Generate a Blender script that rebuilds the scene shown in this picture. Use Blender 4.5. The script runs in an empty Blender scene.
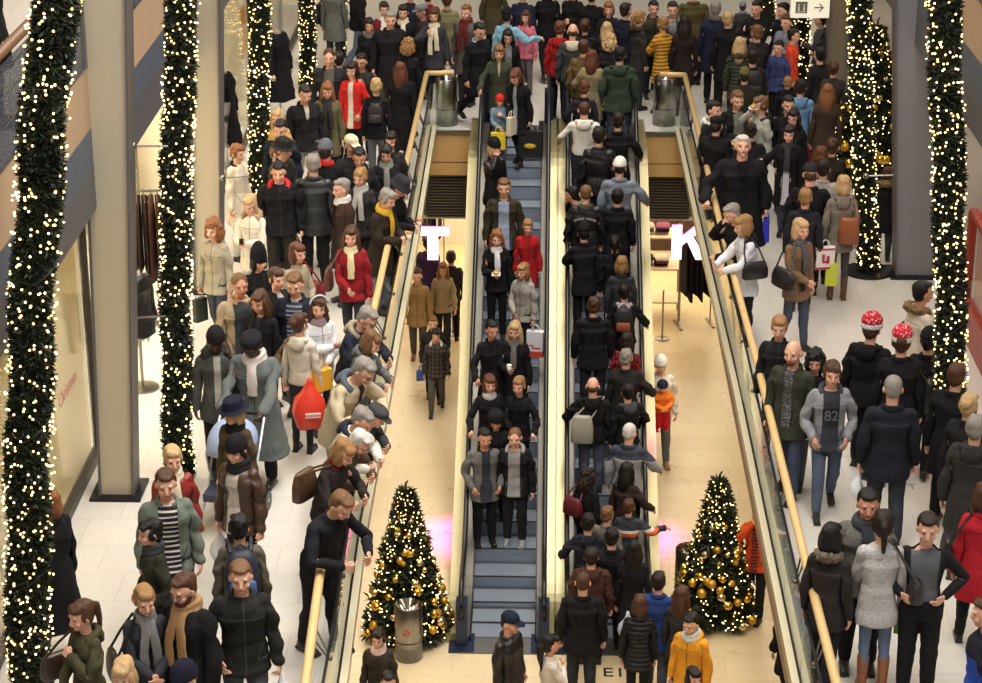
import bpy, math, random
import numpy as np
from mathutils import Vector
R = math.radians
SC = bpy.context.scene
COL = SC.collection
rng = np.random.default_rng(7)
random.seed(7)

# ---------------------------------------------------------------- camera, world, lights, exposure
F, PITCH, YAW, CAMZ = 2155.0, R(21.5), R(1.58), 10.1
LOWZ = -4.3
cd = bpy.data.cameras.new('camera'); cam = bpy.data.objects.new('camera', cd); COL.objects.link(cam)
cam.location = (0, 0, CAMZ); cam.rotation_euler = (math.pi/2 - PITCH, 0, YAW)
cd.sensor_width = 36; cd.lens = 36*F/982; cd.clip_end = 400
SC.camera = cam
w = bpy.data.worlds.new('mall_ambience'); SC.world = w; w.use_nodes = True
w.node_tree.nodes['Background'].inputs[0].default_value = (1.0, .93, .84, 1)
w.node_tree.nodes['Background'].inputs[1].default_value = .30
SC.view_settings.view_transform = 'Standard'; SC.view_settings.look = 'None'
SC.view_settings.gamma = 1; SC.view_settings.use_curve_mapping = False
SC.view_settings.exposure = 0.0
def area(name, loc, sx, sy, power, col, rot=(0, 0, 0)):
    l = bpy.data.lights.new(name, 'AREA'); l.shape = 'RECTANGLE'; l.size = sx; l.size_y = sy; l.energy = power; l.color = col
    o = bpy.data.objects.new(name, l); COL.objects.link(o); o.location = loc; o.rotation_euler = rot
    return o
area('atrium_lights', (0.3, 27, 17), 7, 34, 3600, (1, .93, .83))
area('atrium_lights', (-4.0, 12, 15), 3, 8, 750, (1, .94, .86), (R(35), R(-12), 0))
area('atrium_lights', (4.0, 12, 15), 3, 8, 800, (.92, .95, 1), (R(35), R(12), 0))
wl = area('walkway_fill', (0.6, 25, 12.5), 1.6, 24, 520, (1, .95, .88), (0, R(17), 0)); wl.data.spread = R(75)  # added fill lamp without a fixture, tilted to brighten the left walkway
area('lower_ceiling_lights', (-3.1, 27, -.9), 1.2, 14, 175, (1, .86, .62))
area('lower_ceiling_lights', (3.3, 27, -.9), 1.2, 14, 175, (1, .86, .62))
area('shop_ceiling_lights', (0.0, 40.2, -1.7), 8, 6, 480, (1, .85, .56))
for px in (-1.55, 1.6):                                   # magenta glow of a lit sign under the floor
    l = bpy.data.lights.new('sign_glow', 'SPOT'); l.energy = 1900; l.color = (1, .10, .70); l.spot_size = R(26); l.spot_blend = .9; l.shadow_soft_size = .2
    o = bpy.data.objects.new('sign_glow', l); COL.objects.link(o); o.location = (px*1.7, 29.5, -1.0)
    o.rotation_euler = (Vector((px*.86, 28.6, LOWZ)) - o.location).to_track_quat('-Z', 'Y').to_euler()

# ---------------------------------------------------------------- pixel <-> place
_cp, _sp, _cy, _sy = math.cos(PITCH), math.sin(PITCH), math.cos(YAW), math.sin(YAW)
FW = np.array([-_sy*_cp, _cy*_cp, -_sp]); RT = np.array([_cy, _sy, 0]); UP = np.cross(RT, FW)
CP = np.array([0, 0, CAMZ])
def ray(px, py): return FW + RT*((px-491)/F) - UP*((py-341.5)/F)
def at(px, py, z=0.0):
    d = ray(px, py); return CP + d*((z-CAMZ)/d[2])
def aty(px, py, Y):
    d = ray(px, py); return CP + d*(Y/d[1])
def atx(px, py, X):
    d = ray(px, py); return CP + d*(X/d[0])
def proj(p):
    v = np.asarray(p)-CP; k = v@FW; return 491+F*(v@RT)/k, 341.5-F*(v@UP)/k

# ---------------------------------------------------------------- materials
def lin(c):
    c = [x/255 for x in c[:3]]
    return tuple(x/12.92 if x <= .04045 else ((x+.055)/1.055)**2.4 for x in c)
MATS = {}
class NT:
    def __init__(s, name):
        s.m = bpy.data.materials.new(name); s.m.use_nodes = True; s.t = s.m.node_tree; s.b = s.t.nodes['Principled BSDF']
    def n(s, typ, **kw):
        x = s.t.nodes.new(typ)
        for k, v in kw.items(): setattr(x, k, v)
        return x
    def put(s, sock, v):
        if hasattr(v, 'is_output'): s.t.links.new(v, sock)
        else: sock.default_value = v
    def math(s, op, a, b=0.0, c=None):
        x = s.n('ShaderNodeMath', operation=op); s.put(x.inputs[0], a); s.put(x.inputs[1], b)
        if c is not None: s.put(x.inputs[2], c)
        return x.outputs[0]
    def mix(s, f, a, b):
        x = s.n('ShaderNodeMix', data_type='RGBA'); s.put(x.inputs[0], f)
        s.put(x.inputs[6], a if hasattr(a, 'is_output') else (*a, 1)); s.put(x.inputs[7], b if hasattr(b, 'is_output') else (*b, 1))
        return x.outputs[2]
    def rest(s):
        a = s.n('ShaderNodeAttribute', attribute_name='rest'); q = s.n('ShaderNodeSeparateXYZ'); s.t.links.new(a.outputs['Vector'], q.inputs[0])
        return a.outputs['Vector'], q.outputs[0], q.outputs[1], q.outputs[2]
    def noise(s, vec, scale, detail=3, rough=.6):
        x = s.n('ShaderNodeTexNoise'); x.inputs['Scale'].default_value = scale; x.inputs['Detail'].default_value = detail; x.inputs['Roughness'].default_value = rough
        if vec is not None: s.t.links.new(vec, x.inputs['Vector'])
        return x.outputs[0]
    def obj(s):
        return s.n('ShaderNodeTexCoord').outputs['Object']
    def bump(s, h, st, dist=.01):
        x = s.n('ShaderNodeBump'); x.inputs['Strength'].default_value = st; x.inputs['Distance'].default_value = dist
        s.put(x.inputs['Height'], h); s.t.links.new(x.outputs[0], s.b.inputs['Normal'])
def mat(name, rgb, rough=.6, metal=0.0, emit=0.0, spec=.5, var=0.0, vscale=8, bump=0.0, alpha=None, trans=0.0):
    key = ('m', name, rgb, rough, metal, emit)
    if key in MATS: return MATS[key]
    q = NT(name); c = lin(rgb)
    if var:
        nz = q.noise(q.obj(), vscale, 4)
        q.put(q.b.inputs['Base Color'], q.mix(nz, tuple(x*(1-var) for x in c), tuple(min(1, x*(1+var)) for x in c)))
        if bump: q.bump(nz, bump)
    else: q.b.inputs['Base Color'].default_value = (*c, 1)
    q.b.inputs['Roughness'].default_value = rough; q.b.inputs['Metallic'].default_value = metal; q.b.inputs['Specular IOR Level'].default_value = spec
    if emit: q.b.inputs['Emission Color'].default_value = (*c, 1); q.b.inputs['Emission Strength'].default_value = emit
    if trans: q.b.inputs['Transmission Weight'].default_value = trans
    MATS[key] = q.m; return q.m
def fab(rgb, kind='wool', rgb2=(230, 230, 230)):
    """cloth for one colour; kinds: wool, leather, denim, puffer, stripe, plaid, fluffy, yoke, band, check"""
    key = ('f', rgb, kind, rgb2)
    if key in MATS: return MATS[key]
    q = NT('cloth_'+kind); v, x, y, z = q.rest(); c, c2 = lin(rgb), lin(rgb2)
    big = q.noise(v, 9, 4); fine = q.noise(v, 120, 2)
    base = q.mix(big, tuple(k*.72 for k in c), tuple(min(1, k*1.3) for k in c))
    ro, st = .85, .6
    if kind in ('zip', 'pocket'):                               # seams of a jacket: front fastening, slanted pockets, yoke, hem
        fr = q.math('LESS_THAN', y, 0.0); ax = q.math('ABSOLUTE', x); line = lambda v_, c_, w_: q.math('LESS_THAN', q.math('ABSOLUTE', q.math('SUBTRACT', v_, c_)), w_)
        s1 = q.math('MULTIPLY', line(q.math('SUBTRACT', ax, q.math('MULTIPLY', z, .35)), -.215, .005), q.math('MULTIPLY', line(z, .98, .075), fr))
        s2 = q.math('MULTIPLY', line(z, 1.325, .004), q.math('LESS_THAN', ax, .17)); sm = q.math('MAXIMUM', s1, s2)
        if kind == 'zip': sm = q.math('MAXIMUM', sm, q.math('MULTIPLY', line(x, .012, .006), fr))
        base = q.mix(sm, base, tuple(min(1, k*(.35 if sum(rgb) > 150 else 2.4)+.004) for k in c))
    h = q.math('ADD', big, q.math('MULTIPLY', fine, .35))
    if kind == 'leather': ro, st = .38, .45
    elif kind == 'denim':
        gm_ = sum(c)/3; c = tuple(k*.55+gm_*.45 for k in c)
        base = q.mix(q.math('MULTIPLY', q.noise(v, 14, 5), fine), tuple(k*.6 for k in c), tuple(min(1, k*1.6+.012) for k in c))
    elif kind == 'puffer':
        s = q.math('ABSOLUTE', q.math('SINE', q.math('MULTIPLY', z, 48))); h = q.math('ADD', q.math('MULTIPLY', s, 1.2), big); st, ro = .8, .5
        base = q.mix(q.math('LESS_THAN', s, .16), base, tuple(k*.5 for k in c))
    elif kind == 'stripe':
        base = q.mix(q.math('GREATER_THAN', q.math('SINE', q.math('MULTIPLY', z, 130)), .45), base, c2)
    elif kind == 'plaid':
        a = q.math('GREATER_THAN', q.math('SINE', q.math('MULTIPLY', z, 75)), .2); b = q.math('GREATER_THAN', q.math('SINE', q.math('MULTIPLY', x, 75)), .2)
        base = q.mix(q.math('MULTIPLY', q.math('ADD', a, b), .5), base, c2)
    elif kind == 'check':
        n2 = q.noise(v, 60, 1); base = q.mix(q.math('GREATER_THAN', n2, .53), base, c2)
    elif kind == 'fluffy':
        n2 = q.noise(v, 55, 5); base = q.mix(n2, tuple(k*.35 for k in c), tuple(min(1, k*1.5) for k in c)); h = n2; st = 1
    elif kind == 'yoke':
        base = q.mix(q.math('GREATER_THAN', z, 1.315), base, c2)
    elif kind == 'band':                                        # a white and an orange band round chest and arms
        zz = q.math('ADD', z, q.math('MULTIPLY', q.math('ABSOLUTE', x), .0))
        base = q.mix(q.math('MULTIPLY', q.math('GREATER_THAN', zz, 1.24), q.math('LESS_THAN', zz, 1.29)), base, c2)
        base = q.mix(q.math('MULTIPLY', q.math('GREATER_THAN', zz, 1.18), q.math('LESS_THAN', zz, 1.238)), base, lin((205, 92, 48)))
    elif kind == 'stars':
        n2 = q.n('ShaderNodeTexVoronoi'); n2.inputs['Scale'].default_value = 36; q.t.links.new(v, n2.inputs['Vector'])
        base = q.mix(q.math('LESS_THAN', n2.outputs['Distance'], .3), base, c2)
    q.put(q.b.inputs['Base Color'], base); q.b.inputs['Roughness'].default_value = ro
    q.b.inputs['Specular IOR Level'].default_value = .5 if kind == 'leather' else .2
    q.bump(h, st, .02); MATS[key] = q.m; return q.m
def hairmat(rgb):
    key = ('h', rgb)
    if key in MATS: return MATS[key]
    q = NT('hair'); v, x, y, z = q.rest(); c = lin(rgb)
    mp = q.n('ShaderNodeMapping'); mp.inputs['Scale'].default_value = (1, 1, .22); q.t.links.new(v, mp.inputs[0])
    nz = q.noise(mp.outputs[0], 85, 4)
    q.put(q.b.inputs['Base Color'], q.mix(nz, tuple(k*.45 for k in c), tuple(min(1, k*1.6) for k in c)))
    q.b.inputs['Roughness'].default_value = .5; q.b.inputs['Specular IOR Level'].default_value = .35
    q.bump(nz, .8, .012); MATS[key] = q.m; return q.m
def skinmat(rgb, brow):
    key = ('s', rgb, brow)
    if key in MATS: return MATS[key]
    q = NT('skin'); v, x, y, z = q.rest(); c = lin(rgb); ax = q.math('ABSOLUTE', x)
    front = q.math('LESS_THAN', y, -.045)
    def ell(cx, cz, a, b, tilt=0.0):
        dz = q.math('SUBTRACT', z, cz)
        if tilt: dz = q.math('ADD', dz, q.math('MULTIPLY', q.math('SUBTRACT', ax, cx), tilt))
        e = q.math('ADD', q.math('POWER', q.math('DIVIDE', q.math('ABSOLUTE', q.math('SUBTRACT', ax, cx)), a), 2.0), q.math('POWER', q.math('DIVIDE', q.math('ABSOLUTE', dz), b), 2.0))
        return q.math('MULTIPLY', q.math('LESS_THAN', e, 1.0), front)
    base = q.mix(q.noise(v, 22, 3), tuple(k*.85 for k in c), tuple(min(1, k*1.12) for k in c))
    red = (min(1, c[0]*.8), c[1]*.42, c[2]*.42)
    base = q.mix(q.math('MULTIPLY', ell(.045, 1.618, .028, .022), .22), base, red)
    base = q.mix(ell(0, 1.592, .024, .0085), base, red)
    base = q.mix(ell(.032, 1.652, .016, .0072), base, lin((200, 190, 180)) if sum(rgb) > 300 else lin((120, 105, 95)))
    base = q.mix(ell(.032, 1.652, .0085, .0075), base, lin((38, 26, 20)))
    base = q.mix(ell(.033, 1.660, .017, .0022), base, lin((80, 56, 44)))
    base = q.mix(ell(.034, 1.679, .020, .0042, .06), base, tuple((a_+b_)/2 for a_, b_ in zip(lin(brow), c)))
    q.put(q.b.inputs['Base Color'], base); q.b.inputs['Roughness'].default_value = .5
    q.b.inputs['Subsurface Weight'].default_value = 0.0
    MATS[key] = q.m; return q.m

# ---------------------------------------------------------------- meshes
def link(name, me, parent=None, m=None):
    o = bpy.data.objects.new(name, me); COL.objects.link(o)
    if parent is not None: o.parent = parent
    if m is not None and not me.materials: me.materials.append(m)
    return o
def tag(o, label=None, cat=None, group=None, kind=None):
    if label: o['label'] = label
    if cat: o['category'] = cat
    if group: o['group'] = group
    if kind: o['kind'] = kind
    return o
def empty(name, loc=(0, 0, 0), rz=0.0, label=None, cat=None, group=None):
    o = bpy.data.objects.new(name, None); COL.objects.link(o); o.location = tuple(loc); o.rotation_euler = (0, 0, rz); o.empty_display_size = .2
    return tag(o, label, cat, group)
def trimesh(name, V, T, smooth=True, rest=None):
    V = np.asarray(V, np.float32); T = np.asarray(T, np.int32)
    me = bpy.data.meshes.new(name); me.vertices.add(len(V)); me.vertices.foreach_set('co', V.ravel())
    k = T.shape[1]; me.loops.add(T.size); me.loops.foreach_set('vertex_index', T.ravel())
    me.polygons.add(len(T)); me.polygons.foreach_set('loop_start', np.arange(len(T), dtype=np.int32)*k)
    me.polygons.foreach_set('use_smooth', np.full(len(T), smooth))
    if rest is not None:
        a = me.attributes.new('rest', 'FLOAT_VECTOR', 'POINT'); a.data.foreach_set('vector', np.asarray(rest, np.float32).ravel())
    me.update(calc_edges=True); return me
class MB:
    """collects shapes into one mesh"""
    def __init__(s): s.V, s.Fc, s.n = [], [], 0
    def add(s, V, Fc):
        s.V.append(np.asarray(V, float)); s.Fc += [tuple(i+s.n for i in f) for f in Fc]; s.n += len(V); return s
    def box(s, c, size, rz=0.0):
        x, y, z = [k/2 for k in size]
        P = np.array([(-x,-y,-z),(x,-y,-z),(x,y,-z),(-x,y,-z),(-x,-y,z),(x,-y,z),(x,y,z),(-x,y,z)])
        if rz: P = P@np.array([[math.cos(rz), math.sin(rz), 0], [-math.sin(rz), math.cos(rz), 0], [0, 0, 1]])
        return s.add(P+np.array(c), [(0,3,2,1),(4,5,6,7),(0,1,5,4),(1,2,6,5),(2,3,7,6),(3,0,4,7)])
    def hexa(s, P): return s.add(P, [(0,3,2,1),(4,5,6,7),(0,1,5,4),(1,2,6,5),(2,3,7,6),(3,0,4,7)])
    def loft(s, rings, cap=True, closed=True):
        rings = [np.asarray(r, float) for r in rings]; n = len(rings[0]); Fc = []
        for i in range(len(rings)-1):
            for j in range(n if closed else n-1):
                k = (j+1) % n; Fc.append((i*n+j, i*n+k, (i+1)*n+k, (i+1)*n+j))
        if cap: Fc.append(tuple(range(n))[::-1]); Fc.append(tuple((len(rings)-1)*n+j for j in range(n)))
        return s.add(np.vstack(rings), Fc)
    def stack(s, rows, n=20, cx=0.0, cy=0.0, p=2.0):
        """elliptic rings (z, rx, ry[, dx, dy])"""
        t = np.linspace(0, 2*np.pi, n, endpoint=False); rs = []
        ct, st = np.cos(t), np.sin(t)
        ex = np.sign(ct)*np.abs(ct)**(2/p); ey = np.sign(st)*np.abs(st)**(2/p)
        for r in rows:
            dx, dy = (r[3], r[4]) if len(r) > 3 else (0, 0)
            rs.append(np.c_[cx+dx+r[1]*ex, cy+dy+r[2]*ey, np.full(n, r[0])])
        return s.loft(rs)
    def tube(s, pts, rad, n=8, squash=None, cap=True):
        P = np.asarray(pts, float); m = len(P); rad = np.full(m, rad) if np.isscalar(rad) else np.asarray(rad, float); rs = []; ref = None
        for i in range(m):
            d = P[min(i+1, m-1)]-P[max(i-1, 0)]; d = d/(np.linalg.norm(d)+1e-9)
            if ref is None: ref = np.array([0, 0, 1.0]) if abs(d[2]) < .8 else np.array([0, 1.0, 0])
            u = np.cross(d, ref); u /= np.linalg.norm(u)+1e-9; v = np.cross(d, u); ref = -v if False else ref
            t = np.linspace(0, 2*np.pi, n, endpoint=False); a, b = (1, 1) if squash is None else squash
            rs.append(P[i]+rad[i]*(a*np.cos(t)[:, None]*u+b*np.sin(t)[:, None]*v))
        return s.loft(rs, cap=cap)
    def capsule(s, p0, p1, r0, r1, n=12):
        p0, p1 = np.array(p0, float), np.array(p1, float); d = p1-p0; L = np.linalg.norm(d); d /= L
        pts, rad = [], []
        for a in np.linspace(-80, 0, 5): pts.append(p0+d*r0*math.sin(R(a))); rad.append(r0*math.cos(R(a)))
        for a in np.linspace(0, 80, 5): pts.append(p1+d*r1*math.sin(R(a))); rad.append(r1*math.cos(R(a)))
        return s.tube(pts, rad, n)
    def ell(s, c, r, n=14, m=10, rot=None):
        V, Fc = [], []
        for i in range(m+1):
            ph = math.pi*i/m
            for j in range(n):
                th = 2*math.pi*j/n; V.append((math.sin(ph)*math.cos(th), math.sin(ph)*math.sin(th), -math.cos(ph)))
        V = np.array(V)*np.array(r)
        if rot is not None: V = V@np.array(rot).T
        for i in range(m):
            for j in range(n): k = (j+1) % n; Fc.append((i*n+j, i*n+k, (i+1)*n+k, (i+1)*n+j))
        return s.add(V+np.array(c), Fc)
    def lathe(s, prof, c=(0, 0, 0), n=24):
        t = np.linspace(0, 2*np.pi, n, endpoint=False)
        return s.loft([np.c_[c[0]+r*np.cos(t), c[1]+r*np.sin(t), np.full(n, c[2]+z)] for r, z in prof], cap=False)
    def mesh(s, name, smooth=False):
        me = bpy.data.meshes.new(name); me.from_pydata(np.vstack(s.V).tolist(), [], s.Fc); me.update()
        if smooth: me.polygons.foreach_set('use_smooth', np.ones(len(me.polygons), bool))
        return me
    def build(s, name, m, parent=None, smooth=False, off=None):
        if off is not None: s.V = [v-np.array(off) for v in s.V]
        return link(name, s.mesh(name, smooth), parent, m)
def remesh(mb, voxel, smooth=2, ratio=1.0, fac=.5):
    """one continuous triangle surface round everything in mb -> (verts, tris)"""
    me = mb.mesh('tmp'); o = bpy.data.objects.new('tmp', me); COL.objects.link(o)
    m = o.modifiers.new('r', 'REMESH'); m.mode = 'VOXEL'; m.voxel_size = voxel
    if smooth: m = o.modifiers.new('s', 'SMOOTH'); m.factor = fac; m.iterations = smooth
    if ratio < 1: m = o.modifiers.new('d', 'DECIMATE'); m.ratio = ratio
    dg = bpy.context.evaluated_depsgraph_get(); ev = o.evaluated_get(dg); e = ev.to_mesh(); e.calc_loop_triangles()
    V = np.empty(len(e.vertices)*3); e.vertices.foreach_get('co', V); T = np.empty(len(e.loop_triangles)*3, np.int32); e.loop_triangles.foreach_get('vertices', T)
    ev.to_mesh_clear(); bpy.data.objects.remove(o); bpy.data.meshes.remove(me)
    return V.reshape(-1, 3), T.reshape(-1, 3)
def vnormals(V, T):
    n = np.cross(V[T[:, 1]]-V[T[:, 0]], V[T[:, 2]]-V[T[:, 0]]); N = np.zeros_like(V)
    for k in range(3): np.add.at(N, T[:, k], n)
    return N/(np.linalg.norm(N, axis=1, keepdims=True)+1e-12)
def clip(V, T, f):
    """part of the surface where f > 0, cut cleanly along f = 0"""
    V = V.copy(); f = np.asarray(f, float); out, new, cache = [], [], {}
    def cut(a, b):
        k = (min(a, b), max(a, b))
        if k not in cache:
            t = f[a]/(f[a]-f[b]); cache[k] = len(V)+len(new); new.append(V[a]+(V[b]-V[a])*t)
        return cache[k]
    s = f > 0; cnt = s[T].sum(1)
    out.append(T[cnt == 3])
    ex = []
    for t in T[(cnt == 1) | (cnt == 2)]:
        q = []
        for i in range(3):
            a, b = int(t[i]), int(t[(i+1) % 3])
            if s[a]: q.append(a)
            if s[a] != s[b]: q.append(cut(a, b))
        for i in range(1, len(q)-1): ex.append((q[0], q[i], q[i+1]))
    T2 = np.vstack([out[0]] + ([np.array(ex, np.int32)] if ex else [])); V2 = np.vstack([V]+([np.array(new)] if new else []))
    u, inv = np.unique(T2, return_inverse=True)
    return V2[u], inv.reshape(-1, 3)
# ---------------------------------------------------------------- people: a rest figure 1.75 m tall facing -Y, its clothes, and a skeleton to pose them
J = dict(hip=(0, 0, .95), waist=(0, 0, 1.08), chest=(0, .0, 1.24), neck=(0, .015, 1.46), head=(0, 0, 1.55))
SH, EL, WR = np.array([.166, .01, 1.398]), np.array([.378, .012, 1.205]), np.array([.555, -.002, 1.03])
HP, KN, AN = np.array([.092, 0, .91]), np.array([.10, -.008, .50]), np.array([.105, .015, .09])
DA = (WR-EL)/np.linalg.norm(WR-EL); KNK = WR+DA*.09; TIP = WR+DA*.18
MX = np.array([-1, 1, 1.])
BONES = ['pelvis', 'spine', 'chest', 'neck', 'head']+[b+s for s in 'LR' for b in ('uarm', 'farm', 'hand', 'fing', 'thigh', 'shin', 'foot')]
SEG = {'pelvis': ((0, 0, .88), (0, 0, 1.0), .15), 'spine': ((0, 0, 1.04), (0, 0, 1.16), .14), 'chest': ((0, 0, 1.24), (0, .0, 1.38), .165), 'neck': ((0, .01, 1.46), (0, 0, 1.53), .06), 'head': ((0, 0, 1.60), (0, 0, 1.70), .10)}
for s, q in (('L', np.ones(3)), ('R', MX)):
    SEG['uarm'+s] = (SH*q+(EL-SH)*q*.12, EL*q, .052); SEG['farm'+s] = (EL*q, WR*q, .042); SEG['hand'+s] = (WR*q, KNK*q, .035); SEG['fing'+s] = (KNK*q, TIP*q, .03)
    SEG['thigh'+s] = (HP*q-np.array([0, 0, .06]), KN*q, .085); SEG['shin'+s] = (KN*q, AN*q, .055); SEG['foot'+s] = (np.array([.105, .02, .04])*q, np.array([.112, -.13, .03])*q, .04)
def weights(V, coat=0.0, only=None):
    D = np.zeros((len(V), len(BONES)))
    for i, b in enumerate(BONES):
        if only and b not in only: continue
        a, c, r = SEG[b]; a, c = np.array(a, float), np.array(c, float); d = c-a
        t = np.clip(((V-a)@d)/(d@d), 0, 1); q = np.linalg.norm(V-a-t[:, None]*d, axis=1)/r
        D[:, i] = np.maximum(q, .25)**-7
    ih = [BONES.index('pelvis')]
    low = V[:, 2] < 1.0
    arms = [i for i, b in enumerate(BONES) if b[:4] in ('uarm', 'farm', 'hand', 'fing')]
    legs = [i for i, b in enumerate(BONES) if b[:-1] in ('thigh', 'shin', 'foot')]
    if only is None:
        inner = np.abs(V[:, 0]) < (.20+.0*V[:, 2])
        D[np.ix_(low & (np.abs(V[:, 0]) < .33), arms)] = 0
        D[np.ix_(V[:, 2] > .99, legs)] = 0
    D /= D.sum(1, keepdims=True)+1e-12
    if coat:
        k = coat*np.clip((1.0-V[:, 2])/.15, 0, 1)*(np.abs(V[:, 0]) < .36)
        D *= (1-k)[:, None]; D[:, ih[0]] += k
    return D
def limb(mb, t, legs=False):
    for q in (np.ones(3), MX):
        mb.capsule(SH*q, EL*q, .049+t*.9, .043+t*1.1); mb.capsule(EL*q, WR*q-DA*q*.0, .043+t*1.05, .029+t)
TORSO = [(.84, .150, .105), (.92, .172, .122), (1.0, .158, .112), (1.08, .145, .100), (1.18, .155, .106), (1.30, .172, .116), (1.38, .162, .106), (1.43, .12, .085), (1.47, .07, .065)]
def make_body():
    b = MB(); b.stack(TORSO, 20, p=2.3); b.capsule((0, .012, 1.42), (0, -.002, 1.58), .058, .056)
    b.ell((0, .002, 1.658), (.076, .097, .104)); b.ell((0, -.028, 1.598), (.058, .068, .066)); b.ell((0, -.072, 1.558), (.026, .026, .022))
    b.capsule((0, -.090, 1.662), (0, -.113, 1.620), .010, .0145, 8); b.ell((0, -.088, 1.592), (.028, .018, .016))
    for q in (np.ones(3), MX):
        b.ell(np.array([.081, .012, 1.632])*q, (.012, .02, .032)); b.ell(np.array([.031, -.083, 1.677])*q, (.024, .014, .010)); b.ell(np.array([.04, -.066, 1.615])*q, (.026, .026, .024))
        b.capsule(SH*q, EL*q, .05, .042); b.capsule(EL*q, WR*q, .043, .028)
        n = np.array([-.707, 0, -.707])*q; d = DA*q
        for yy in (-.026, 0, .026): b.capsule(WR*q+d*.015+np.array([0, yy*.6, 0]), WR*q+d*.085+np.array([0, yy, 0]), .019, .016, 8)
        for yy, L in ((-.036, .066), (-.012, .078), (.012, .073), (.036, .055)):
            k0 = WR*q+d*.088+np.array([0, yy, 0]); k1 = k0+d*L*.55+n*L*.12+np.array([0, yy*.22, 0]); k2 = k1+d*L*.42+n*L*.25+np.array([0, yy*.12, 0])
            b.capsule(k0, k1, .0105, .0095, 8); b.capsule(k1, k2, .0095, .008, 8)
        th = WR*q+d*.03+np.array([0, -.026, 0]); t1 = th+d*.035+np.array([0, -.034, 0])+n*.01; b.capsule(th, t1, .015, .0125, 8); b.capsule(t1, t1+d*.034+np.array([0, -.008, 0])+n*.012, .012, .009, 8)
        b.capsule(HP*q, KN*q, .09, .058); b.capsule(KN*q, AN*q, .055, .036); b.ell(np.array([.102, .022, .37])*q, (.05, .055, .12))
        b.ell(np.array([.105, .03, .045])*q, (.036, .042, .042)); b.capsule(np.array([.107, 0, .045])*q, np.array([.115, -.145, .03])*q, .038, .03)
    V, T = remesh(b, .0085, 1, .30); N = vnormals(V, T)
    cov = np.clip((1.47-V[:, 2])/.03, 0, 1)*np.clip((np.abs(V[:, 0]-0)*0+((np.abs(V[:, 0]) < .3) | ((np.abs(V)-WR*np.array([1, 0, 1]))@DA < -.02)))*1.0, 0, 1)*np.clip((V[:, 2]-.09)/.03, 0, 1)
    return V-N*(.010*cov)[:, None], T
def folds(V, T, amp, seed):
    N = vnormals(V, T); g = np.random.default_rng(seed); d = np.zeros(len(V))
    for i in range(7):
        k = g.normal(size=3)*np.array([11, 11, 26]); d += np.sin(V@k+g.uniform(0, 6.28))
    return V+N*(d*amp/2.6)[:, None]
def make_top(t, hem, flare=0.0, amp=.006, seed=0, vox=.013, cuff=0.0, waist=0.0):
    b = MB(); rows = []
    if hem < .9:
        for z in np.linspace(hem, .86, max(2, int((.9-hem)/.08))):
            k = (.9-z); rows.append((z, .178+t+flare*k, .13+t+flare*k*1.05))
    for z, rx, ry in TORSO:
        if z > max(hem, .87)+.02: rows.append((z, rx+t-(waist if 1.0 < z < 1.2 else 0), ry+t*1.05))
    if hem >= .9: rows.insert(0, (hem, .168+t*.9, .118+t*.9))
    rows[-1] = (1.455, .085+t, .075+t); rows.append((1.485, .066+t*.55, .062+t*.55))
    b.stack(rows, 24, p=2.35); limb(b, t)
    for q in (np.ones(3), MX): b.ell((SH-np.array([.035, 0, .02]))*q, (.07+t, .06+t, .048+t))
    V, T = remesh(b, vox, 4, .42)
    return folds(V, T, amp, seed), T
def make_trousers(t, amp=.005, seed=3, hem=.075):
    b = MB(); b.stack([(.80, .10+t, .09+t), (.86, .162+t, .112+t), (.93, .172+t*.8, .122+t*.8), (1.02, .158+t*.6, .112+t*.6)], 20, p=2.3)
    for q in (np.ones(3), MX):
        b.capsule(HP*q, KN*q, .09+t, .058+t*1.15); b.capsule(KN*q, np.array([.105, .012, hem+.04])*q, .057+t*1.2, .042+t*1.25); b.ell(np.array([.102, .018, .37])*q, (.05+t, .055+t, .12))
    V, T = remesh(b, .013, 3, .40)
    return folds(V, T, amp, seed), T
def make_shoe(sx, boot=0.0):
    b = MB(); q = np.array([sx, 1, 1.])
    b.ell(np.array([.105, .03, .05])*q, (.045, .052, .05)); b.capsule(np.array([.107, .0, .052])*q, np.array([.118, -.15, .036])*q, .047, .036); b.box(np.array([.11, -.05, .012])*q, (.085, .25, .024))
    b.capsule(np.array([.105, .018, .07])*q, np.array([.104, .014, .10+boot])*q, .048, .05+boot*.06)
    return remesh(b, .010, 2, .35)
def rot_x(a): c, s = math.cos(a), math.sin(a); return np.array([[1, 0, 0], [0, c, -s], [0, s, c]])
def rot_z(a): c, s = math.cos(a), math.sin(a); return np.array([[c, -s, 0], [s, c, 0], [0, 0, 1]])
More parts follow.
